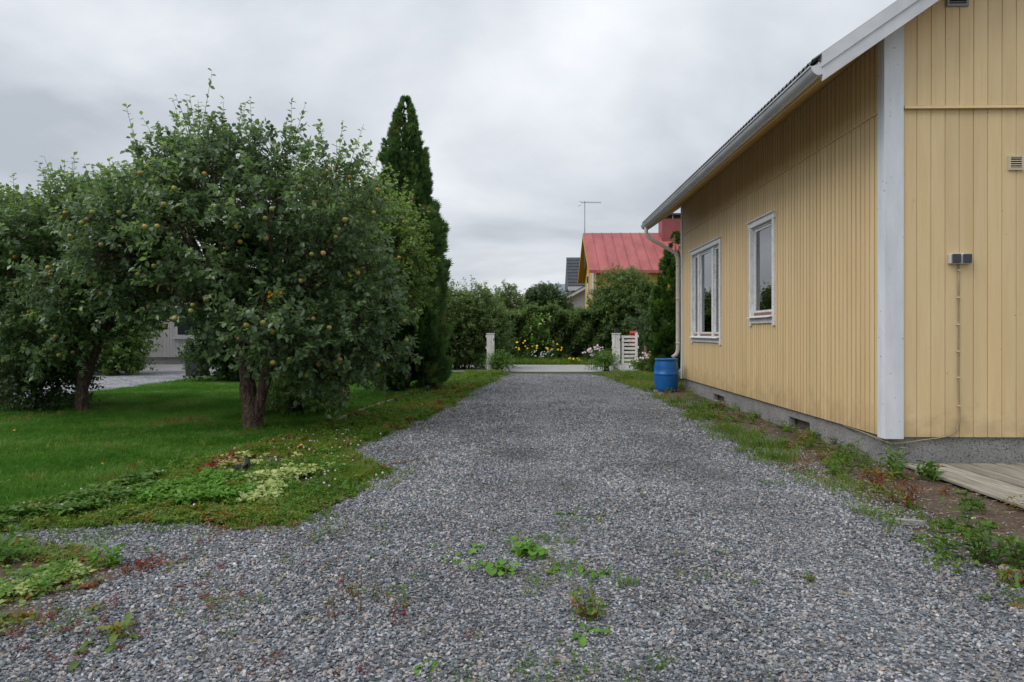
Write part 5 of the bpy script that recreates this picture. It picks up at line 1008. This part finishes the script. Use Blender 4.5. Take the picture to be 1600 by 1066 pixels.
GP = np.vstack([poly_pts(near, 420, lambda P: vis(P) * (P[:, 1] > 2.2) * (P[:, 1] < 9), 122), poly_pts(soil_poly, 1300, lambda P: vis(P) * (P[:, 1] < 12), 123)]); P, rot, s = stand(GP, .026, gg, .35, 1.3, .08)
scatter('dry_straws', P, rot, s, np.zeros(len(P), int), [straw_mesh()], 'straw', 'dry straws and needles strewn on gravel and soil', 'litter')

# ------------------------------------------------------------------ single plants
def big_leaf(L, wd, bend, lift, nseg=6, wave=0.0, g=rng, pet=0.35):
    """curved broad leaf on a stalk, growing along +y from the origin"""
    V, F = [], []; a = lift; p = np.zeros(3); st = L * pet
    for i in range(3):
        V += [p + np.array([-.0025, 0, 0]), p + np.array([0, 0, -.002]), p + np.array([.0025, 0, 0])]; p = p + np.array([0, math.cos(a), math.sin(a)]) * st / 2.0 * (i < 2); a -= bend * .15
    for i in range(1, nseg + 1):
        t = i / nseg; p = p + np.array([0, math.cos(a), math.sin(a)]) * L / nseg; a -= bend / nseg; hw = wd * .5 * max(0.0, 1 - (2 * (t * .96 + .02) - 1) ** 2) ** .55 if i < nseg else wd * .04
        nrm = np.array([0, -math.sin(a), math.cos(a)]); wv = wave * hw * math.sin(i * 2.3 + g.random())
        V += [p + np.array([-hw, 0, 0]) + nrm * (hw * .28 + wv), p, p + np.array([hw, 0, 0]) + nrm * (hw * .28 - wv)]
    m = nseg + 3
    for i in range(m - 1):
        for k in range(2): F += [(3*i+k, 3*i+k+1, 3*i+k+4), (3*i+k, 3*i+k+4, 3*i+k+3)]
    return np.array(V), np.array(F)
def rosette(name, label, pos, n, L, wd, mat, seed, lift=(.35, 1.0), bend=1.0, spread=.03, cat='plant', group=None, tint=.45, wave=.25, z=.016, pet=.35, pick=True):
    g = np.random.default_rng(seed); r = root(name, (pos[0], pos[1], z), label, cat, group); off = np.array([pos[0], pos[1], z]); VV, FF, TT = [], [], []; o = 0
    for i in range(n):
        az = i * 2.4 + g.normal() * .35; k = .55 + .6 * g.random(); V, F = big_leaf(L * k, L * k * wd, bend * (.7 + .6 * g.random()), lift[0] + g.random() * (lift[1] - lift[0]), wave=wave, g=g, pet=pet)
        ca, sa = math.cos(az), math.sin(az); V = np.column_stack([V[:, 0] * ca - V[:, 1] * sa, V[:, 0] * sa + V[:, 1] * ca, V[:, 2]]) + np.array([g.normal() * spread, g.normal() * spread, 0]); V[:, 2] = np.maximum(V[:, 2], .004)
        tn = np.full(len(V), np.clip(tint + g.normal() * .2, 0, 1))
        if pick and L * k * 683 / max(np.hypot(*pos), 1) > 6: link('leaf', np_mesh('leaf', V, F, tn, smooth=True), mat, r)
        else: VV.append(V); FF.append(F + o); TT.append(tn); o += len(V)
    if VV: link('leaves', np_mesh('leaves', np.concatenate(VV), np.concatenate(FF), np.concatenate(TT), smooth=True), mat, r)
    return r
def stemmed(name, label, pos, ns, h, L, wd, mat, seed, per=14, spread=.05, cat='plant', lean=.3, tint=.45, z=.012, group=None, droop=.1):
    g = np.random.default_rng(seed); r = root(name, (pos[0], pos[1], z), label, cat, group); b = np.column_stack([pos[0] + g.normal(size=ns) * spread, pos[1] + g.normal(size=ns) * spread, np.full(ns, z)])
    d = unit(np.array([0, 0, 1.0]) + g.normal(size=(ns, 3)) * lean * np.array([1, 1, .2])); hh = h * (.55 + .5 * g.random(ns)); tip = b + d * hh[:, None]
    V, F = tubes_np(b, (b + tip) / 2, tip, np.full(ns, .0035), np.full(ns, .0015)); link('stems', np_mesh('stems', V - np.array([pos[0], pos[1], z]), F, np.full(len(V), .95)), mat, r)
    A = list(shoot_leaves(b, d, hh, per, g, L, drop=droop)); A[0][:, 2] = np.maximum(A[0][:, 2], z + .006)
    foliage('foliage', mat, r, leaf_t(wd, .07, .2), *A[:4], np.clip(tint + g.normal(size=len(A[0])) * .2, 0, 1)); return r
CL = 'broad leaved plants in the middle of the gravel'
rosette('broadleaf_plant', 'largest broad leaved green plant in the middle of the gravel', G(828, 872), 36, .062, .98, 'plant_leaf', 301, (.45, 1.35), 1.1, .05, group=CL, pet=.9)
rosette('broadleaf_plant', 'broad leaved green plant just left below the largest one on the gravel', G(786, 899), 20, .060, .95, 'plant_leaf', 302, (.45, 1.3), 1.1, .035, group=CL, pet=.8)
rosette('broadleaf_plant', 'small broad leaved plant left of the two large ones on the gravel', G(748, 890), 14, .045, .9, 'plant_leaf', 303, (.3, .9), 1.0, .03, group=CL)
rosette('broadleaf_plant', 'small plant at the far left end of the broad leaved row on the gravel', G(712, 878), 7, .06, .7, 'plant_leaf', 304, (.3, .9), 1.0, .03, group=CL, tint=.2)
rosette('broadleaf_plant', 'broad leaved seedling close behind and left of the largest gravel plant', G(744, 862), 7, .06, .7, 'plant_leaf', 305, (.4, 1.0), 1.0, .03, group=CL)
rosette('broadleaf_plant', 'sprawling plant right of the two large gravel plants', G(868, 897), 15, .045, .9, 'plant_leaf', 306, (.2, .9), 1.0, .05, group=CL, tint=.35)
rosette('broadleaf_plant', 'plant with jagged leaves at the right end of the broad leaved row', G(925, 900), 17, .05, .7, 'plant_leaf', 307, (.2, .9), 1.0, .05, group=CL, tint=.4, wave=.6)
rosette('broadleaf_plant', 'low green plant on the gravel beyond the largest one, left of a pair', G(884, 810), 9, .07, .6, 'weed_leaf', 308, (.2, .7), .9, .05, group=CL, tint=.6)
rosette('broadleaf_plant', 'low brownish plant on the gravel beyond the largest one, right of a pair', G(930, 815), 9, .07, .5, 'mixed_leaf', 309, (.2, .8), .9, .05, group=CL, tint=.6)
stemmed('gravel_weed', 'green weed with reddish stems low in the gravel, right of centre', G(912, 968), 9, .14, .055, .35, 'mixed_leaf', 310, per=9, spread=.05)
rosette('gravel_weed', 'bright green weed nearest the camera in the column right of centre', G(918, 1000), 9, .07, .45, 'plant_leaf', 311, (.3, 1.0), 1.0, .03, tint=.3)
rosette('gravel_weed', 'bright small rosette on the gravel at the bottom centre', G(668, 1048), 8, .05, .5, 'plant_leaf', 312, (.2, .6), .8, .015, tint=.6)
rosette('gravel_weed', 'reddish green dock at the lower left with upright leaves', G(190, 1000), 9, .10, .34, 'mixed_leaf', 313, (.6, 1.3), .9, .03, tint=.72)
rosette('gravel_weed', 'green leaved weed at the lower left below the reddish dock', G(160, 1022), 7, .07, .5, 'mixed_leaf', 314, (.4, 1.0), .9, .05, tint=.35)
rosette('gravel_weed', 'grass like rosette at the lower left edge of the gravel', G(148, 962), 14, .06, .22, 'mixed_leaf', 315, (.3, 1.1), .8, .02, tint=.55)
stemmed('gravel_weed', 'bushy bright green weed at the corner of the left weed patch', G(168, 890), 9, .13, .05, .5, 'plant_leaf', 316, per=10, spread=.03, tint=.25)
stemmed('gravel_weed', 'dark red weed beside the bushy green one at the left', G(222, 893), 10, .06, .03, .5, 'red_leaf', 317, per=9, spread=.05, tint=.2)
rosette('gravel_weed', 'red and green leaved weed on the gravel right of the left patch', G(304, 880), 9, .06, .4, 'mixed_leaf', 318, (.2, .7), .8, .06, tint=.7)
stemmed('gravel_weed', 'slender upright grey green weed in the lower middle of the gravel', G(632, 955), 2, .12, .02, .4, 'plant_leaf', 319, per=14, spread=.006, lean=.08, tint=.3)
stemmed('gravel_weed', 'feathery yellow green weeds in the gravel left of centre', G(540, 950), 16, .09, .018, .4, 'mixed_leaf', 320, per=9, spread=.12, lean=.25, tint=.68)
stemmed('gravel_weed', 'small sprig in the gravel right of centre', G(985, 917), 4, .06, .03, .5, 'plant_leaf', 321, per=7, spread=.04, tint=.3)
stemmed('gravel_weed', 'tiny two leaved sprout on the right side of the gravel', G(1258, 910), 4, .06, .03, .5, 'mixed_leaf', 322, per=6, spread=.02, tint=.5)
# along the house
HB = 'weeds in the bed along the house'
for i, (px, py, ns, h, L, wd, mt, lab, tn, sp) in enumerate([
    (1395, 750, 11, .30, .095, .28, 'weed_leaf', 'tall green willowherb at the house corner', .5, .08), (1330, 722, 10, .22, .07, .3, 'weed_leaf', 'bushy green weed by the footing left of the house corner', .5, .1),
    (1376, 764, 10, .20, .065, .3, 'mixed_leaf', 'reddish bushy weed below the house corner', .88, .06), (1416, 796, 8, .26, .05, .3, 'red_leaf', 'upright red stemmed weed near the deck edge', .35, .025),
    (1460, 752, 9, .20, .09, .33, 'weed_leaf', 'green weed growing against the deck corner', .5, .06), (1545, 884, 8, .25, .09, .28, 'weed_leaf', 'tall long leaved green weed at the right edge near the gravel', .2, .05),
    (1592, 888, 7, .22, .085, .28, 'weed_leaf', 'leafy weed cut by the right edge of the picture', .5, .05), (1302, 745, 10, .14, .05, .35, 'weed_leaf', 'low green weed at the gravel edge before the house corner', .5, .09),
    (1588, 918, 6, .10, .05, .35, 'mixed_leaf', 'reddish weed at the right edge beside the gravel', .8, .04), (1520, 800, 8, .12, .06, .35, 'weed_leaf', 'dark green weed in front of the deck', .2, .07),
    (1355, 735, 8, .18, .06, .3, 'weed_leaf', 'feathery weed right at the concrete footing', .35, .06), (1390, 788, 9, .13, .05, .35, 'mixed_leaf', 'brown green weed left of the red stemmed one', .55, .07)]):
    stemmed('bed_weed', lab, G(px, py), ns, h * 1.0, L * .9, wd, mt, 330 + i, per=13, spread=sp, tint=tn, group=HB, lean=.35)
rosette('bed_weed', 'dandelion like green rosette at the right beside the gravel', G(1487, 882), 13, .10, .30, 'weed_leaf', 350, (.3, .9), .9, .03, tint=.55, group=HB, wave=.7)
rosette('bed_weed', 'round leaved plant at the bed edge near the grey slab', G(1440, 845), 10, .06, .6, 'plant_leaf', 351, (.2, .8), .9, .06, tint=.2, group=HB)
gt = np.random.default_rng(9)
def grass_clump(label, pos, n, h, rad, seed):
    g = np.random.default_rng(seed); r = root('grass_clump', (pos[0], pos[1], .01), label, 'grass', 'grass clumps along the house'); me = tuft(n, h, rad, .006, 1.0, g); a = me.attributes.new('tint', 'FLOAT', 'POINT'); a.data.foreach_set('value', np.clip(np.repeat(.5 + g.normal(size=n) * .2, 5), 0, 1).astype(np.float32)); link('blades', me, 'weed_leaf', r)
for i, (px, py, n, h, rd, lab) in enumerate([(1188, 700, 220, .20, .26, 'longest grass clump along the gravel edge by the house'), (1160, 682, 140, .17, .22, 'grass clump just beyond the longest one by the house'), (1135, 672, 90, .14, .18, 'third grass clump from the house corner, at the gravel edge'), (1218, 720, 130, .17, .2, 'nearest grass clump at the gravel edge by the house'), (1085, 640, 130, .15, .3, 'grass clump in front of the blue barrel'), (1060, 632, 110, .14, .26, 'grass clump at the foot of the barrel, on the gravel side'), (1110, 655, 120, .15, .24, 'low grass clump between the barrel and the longer grass'), (1210, 760, 60, .06, .12, 'short bright grass patch on the gravel right of centre')]):
    grass_clump(lab, G(px, py), n, h, rd, 360 + i)
# leafy masses in the left bed: too dense to count, one object each
def cover(name, label, poly, n, h, L, wd, mat, seed, tint=.45, cat='ground cover', thin=.45):
    g = np.random.default_rng(seed); P = poly_pts(poly, n, lambda P: .06 + .94 * (pnoise(P, 5.0) > thin), seed); hh = h * (.45 + .7 * pnoise(P, 5.0)) * (.6 + .4 * g.random(len(P)))
    nl = 7; az = np.arange(nl)[None] * .9 + g.random((len(P), 1)) * 6.28 + g.normal(size=(len(P), nl)) * .2; d = np.stack([np.cos(az), np.sin(az), .15 + g.normal(size=az.shape) * .35], -1)
    pos = np.repeat(np.column_stack([P, hh + .01])[:, None], nl, 1) + d * .004; n2 = len(P) * nl; up = unit(np.array([0, 0, 1.0]) + g.normal(size=(n2, 3)) * .35)
    V, F, k = place(leaf_t(wd, .06, .25), pos.reshape(-1, 3), unit(d.reshape(-1, 3)), up, L * (.6 + .6 * g.random(n2))); tn = np.clip(np.repeat(tint + g.normal(size=len(P)) * .2, nl), 0, 1)
    c = P.mean(0); off = np.array([c[0], c[1], 0]); r = tag(link(name, np_mesh(name, V - off, F, np.repeat(tn, k)), mat, None, tuple(off)), label, cat, None, 'stuff'); return r
PX = lambda *pp: np.array([G(*p) for p in pp])
cover('leafy_ground_cover', 'bright green leafy ground cover at the lawn corner', PX((210, 772), (270, 752), (350, 745), (400, 765), (390, 792), (300, 800), (225, 795)), 520, .10, .055, .5, 'plant_leaf', 401, .3)
cover('variegated_ground_cover', 'pale cream variegated ground cover beside the bright green one', PX((355, 770), (340, 728), (400, 712), (480, 716), (520, 735), (460, 760), (430, 792), (380, 796)), 430, .075, .052, .75, 'pale_leaf', 402, .55, thin=.58)
cover('dark_leafy_border', 'dark green leafy plants along the lawn edge at the left', PX((-60, 832), (0, 815), (90, 795), (180, 768), (240, 750), (260, 770), (190, 800), (60, 825), (0, 838)), 520, .09, .07, .45, 'weed_leaf', 403, .42, thin=.5)
cover('red_ground_cover', 'dark red leaved ground cover behind the variegated plants', PX((290, 752), (330, 728), (372, 722), (380, 738), (330, 750)), 110, .08, .05, .6, 'red_leaf', 404, .45, thin=.6)
cover('pale_green_cover', 'yellow green leafy plants in the patch at the lower left', PX((-60, 905), (20, 890), (100, 895), (150, 905), (110, 935), (40, 955), (-60, 975)), 200, .05, .036, .65, 'pale_leaf', 405, .34, thin=.64)
cover('green_patch_plants', 'fresh green upright plants in the lower left patch', PX((-60, 870), (30, 862), (110, 885), (130, 910), (60, 940), (0, 960), (-60, 960)), 75, .08, .04, .5, 'plant_leaf', 406, .2, thin=.62)
cover('mossy_patch_weeds', 'brown red and mossy low weeds filling the lower left patch', patch_poly, 620, .035, .035, .6, 'mixed_leaf', 407, .62, thin=.5)
cover('verge_edge_weeds', 'low red tinted weeds along the gravel side of the verge', PX((0, 838), (100, 828), (300, 818), (370, 830), (450, 822), (520, 795), (560, 770), (500, 770), (420, 800), (250, 800), (100, 815)), 750, .04, .03, .6, 'mixed_leaf', 408, .55)
stemmed('tall_weed', 'tall green weed at the left edge on the weedy patch', G(6, 882), 7, .20, .085, .4, 'weed_leaf', 409, per=9, spread=.05)
g5 = np.random.default_rng(77); fp = G(316, 868 - 30)
grass_p = G(120, 872); me = tuft(120, .10, .16, .003, 1.2, g5); a = me.attributes.new('tint', 'FLOAT', 'POINT'); a.data.foreach_set('value', np.full(600, .85, np.float32)); r = root('grass_clump', (grass_p[0], grass_p[1], .02), 'pale dry grass tuft on the lower left patch', 'grass'); link('blades', me, 'weed_leaf', r)
# black plastic scrap in the bed, fallen branches, stone slab, yellow leaf
def scrap(label, px, py, s, seed):
    g = np.random.default_rng(seed); p = G(px, py); n = 7; V = [(p[0] + (i / (n-1) - .5) * s + g.normal() * s * .06, p[1] + (j / (n-1) - .5) * s * .6, .03 + abs(g.normal()) * s * .35) for j in range(n) for i in range(n)]
    F = [(j*n+i, j*n+i+1, (j+1)*n+i+1, (j+1)*n+i) for j in range(n-1) for i in range(n-1)]; m = MB(); m.add(V, F); o = m.build('plastic_scrap', 'black_plastic'); md = o.modifiers.new('thick', 'SOLIDIFY'); md.thickness = .002; tag(o, label, 'litter', 'scraps in the flower bed')
scrap('crumpled black plastic scrap right of the pale ground cover', 380, 742, .16, 501); scrap('small black plastic scrap beside the dark red plants', 336, 735, .09, 502)
def stick(label, pts, rad, name='fallen_twig'):
    P = [(*G(a, b), .03) for a, b in pts]; g = np.random.default_rng(len(label)); P = np.array(P); P[:, 2] += np.abs(g.normal(size=len(P))) * .004; o = MB().tube(P, np.linspace(rad, rad * .5, len(P)), 6).build(name, 'twig_brown'); tag(o, label, 'twig', 'twigs lying on the gravel')
stick('thin brown twig on the gravel near the grass tongue', [(606, 730), (630, 727), (648, 723), (656, 722)], .006); stick('pale twig on the gravel left of the green plants', [(500, 902), (512, 890), (530, 876), (540, 864)], .004); stick('short curved twig right of the thin brown one', [(672, 722), (677, 715), (676, 710)], .005)
sp2 = G(1412, 822); g = np.random.default_rng(6); o = MB().prism([(sp2[0] - .13, sp2[1] + .06), (sp2[0] - .06, sp2[1] + .075), (sp2[0] + .13, sp2[1] - .01), (sp2[0] + .14, sp2[1] - .05), (sp2[0] + .02, sp2[1] - .02), (sp2[0] - .12, sp2[1] + .03)], .0, .045, 'z').build('stone_slab', 'stone'); tag(o, 'flat grey weathered slab lying at the gravel edge on the right', 'slab')
def rock(label, px, py, s, seed):
    import bmesh
    g = np.random.default_rng(seed); p = G(px, py); bm = bmesh.new(); bmesh.ops.create_icosphere(bm, subdivisions=2, radius=s)
    for v in bm.verts: v.co *= .8 + .35 * g.random(); v.co.z *= .6
    me = bpy.data.meshes.new('rock'); bm.to_mesh(me); bm.free(); o = link('rock', me, 'stone', None, (p[0], p[1], .02)); tag(o, label, 'rock', 'rocks at the driveway edge')
rock('grey rock by the right edge of the picture beside the weeds', 1572, 894, .035, 511); rock('dark lump of stone on the gravel right of centre', 1105, 957, .022, 512); rock('pale rock on the gravel beside the yellow moss', 560, 720, .04, 513)
rock('pale stone at the gravel edge before the barrel', 1012, 608, .09, 514); rock('second pale stone at the gravel edge nearer the barrel', 1026, 614, .08, 515)
# fallen leaves on the lawn
FL = poly_pts(lawn_poly, 60, lambda P: vis(P), 131); P, rot, s = stand(FL, .05, gg, .7, 1.3, .5)
lt = leaf_t(.6); scatter('fallen_leaves', P, rot, s * .045, np.zeros(len(P), int), [np_mesh('fallen_leaf', lt[0], lt[1])], 'orange_leaf', 'few yellow fallen leaves on the lawn', 'leaves')

fp = G(465, 706); o = foliage('yellow_leaf', 'orange_leaf', None, oval_t(.7, .1, .3), np.array([[fp[0], fp[1], .07], [fp[0] + .04, fp[1] - .03, .065]]), np.array([[.9, -.4, .25], [-.3, -.9, .1]]), np.array([[0, -.5, 1.0], [.2, -.3, 1.0]]), np.array([.08, .06]), np.array([.5, .6])); tag(o, 'bright yellow turned leaf lying on the verge right of the lawn corner', 'leaf')
fp = G(630, 972); r = root('dark_red_flower', (fp[0], fp[1], .016), 'single dark red flower head on a short stalk in the gravel', 'flower'); MB().tube([(fp[0], fp[1], .01), (fp[0] + .003, fp[1], .035)], .0015, 5).build('stalk', 'weed_leaf', r); MB().lathe([(0, .03), (.009, .033), (.012, .041), (.008, .049), (0, .051)], (fp[0] + .003, fp[1], 0), 9).build('bloom', 'dark_petal', r)
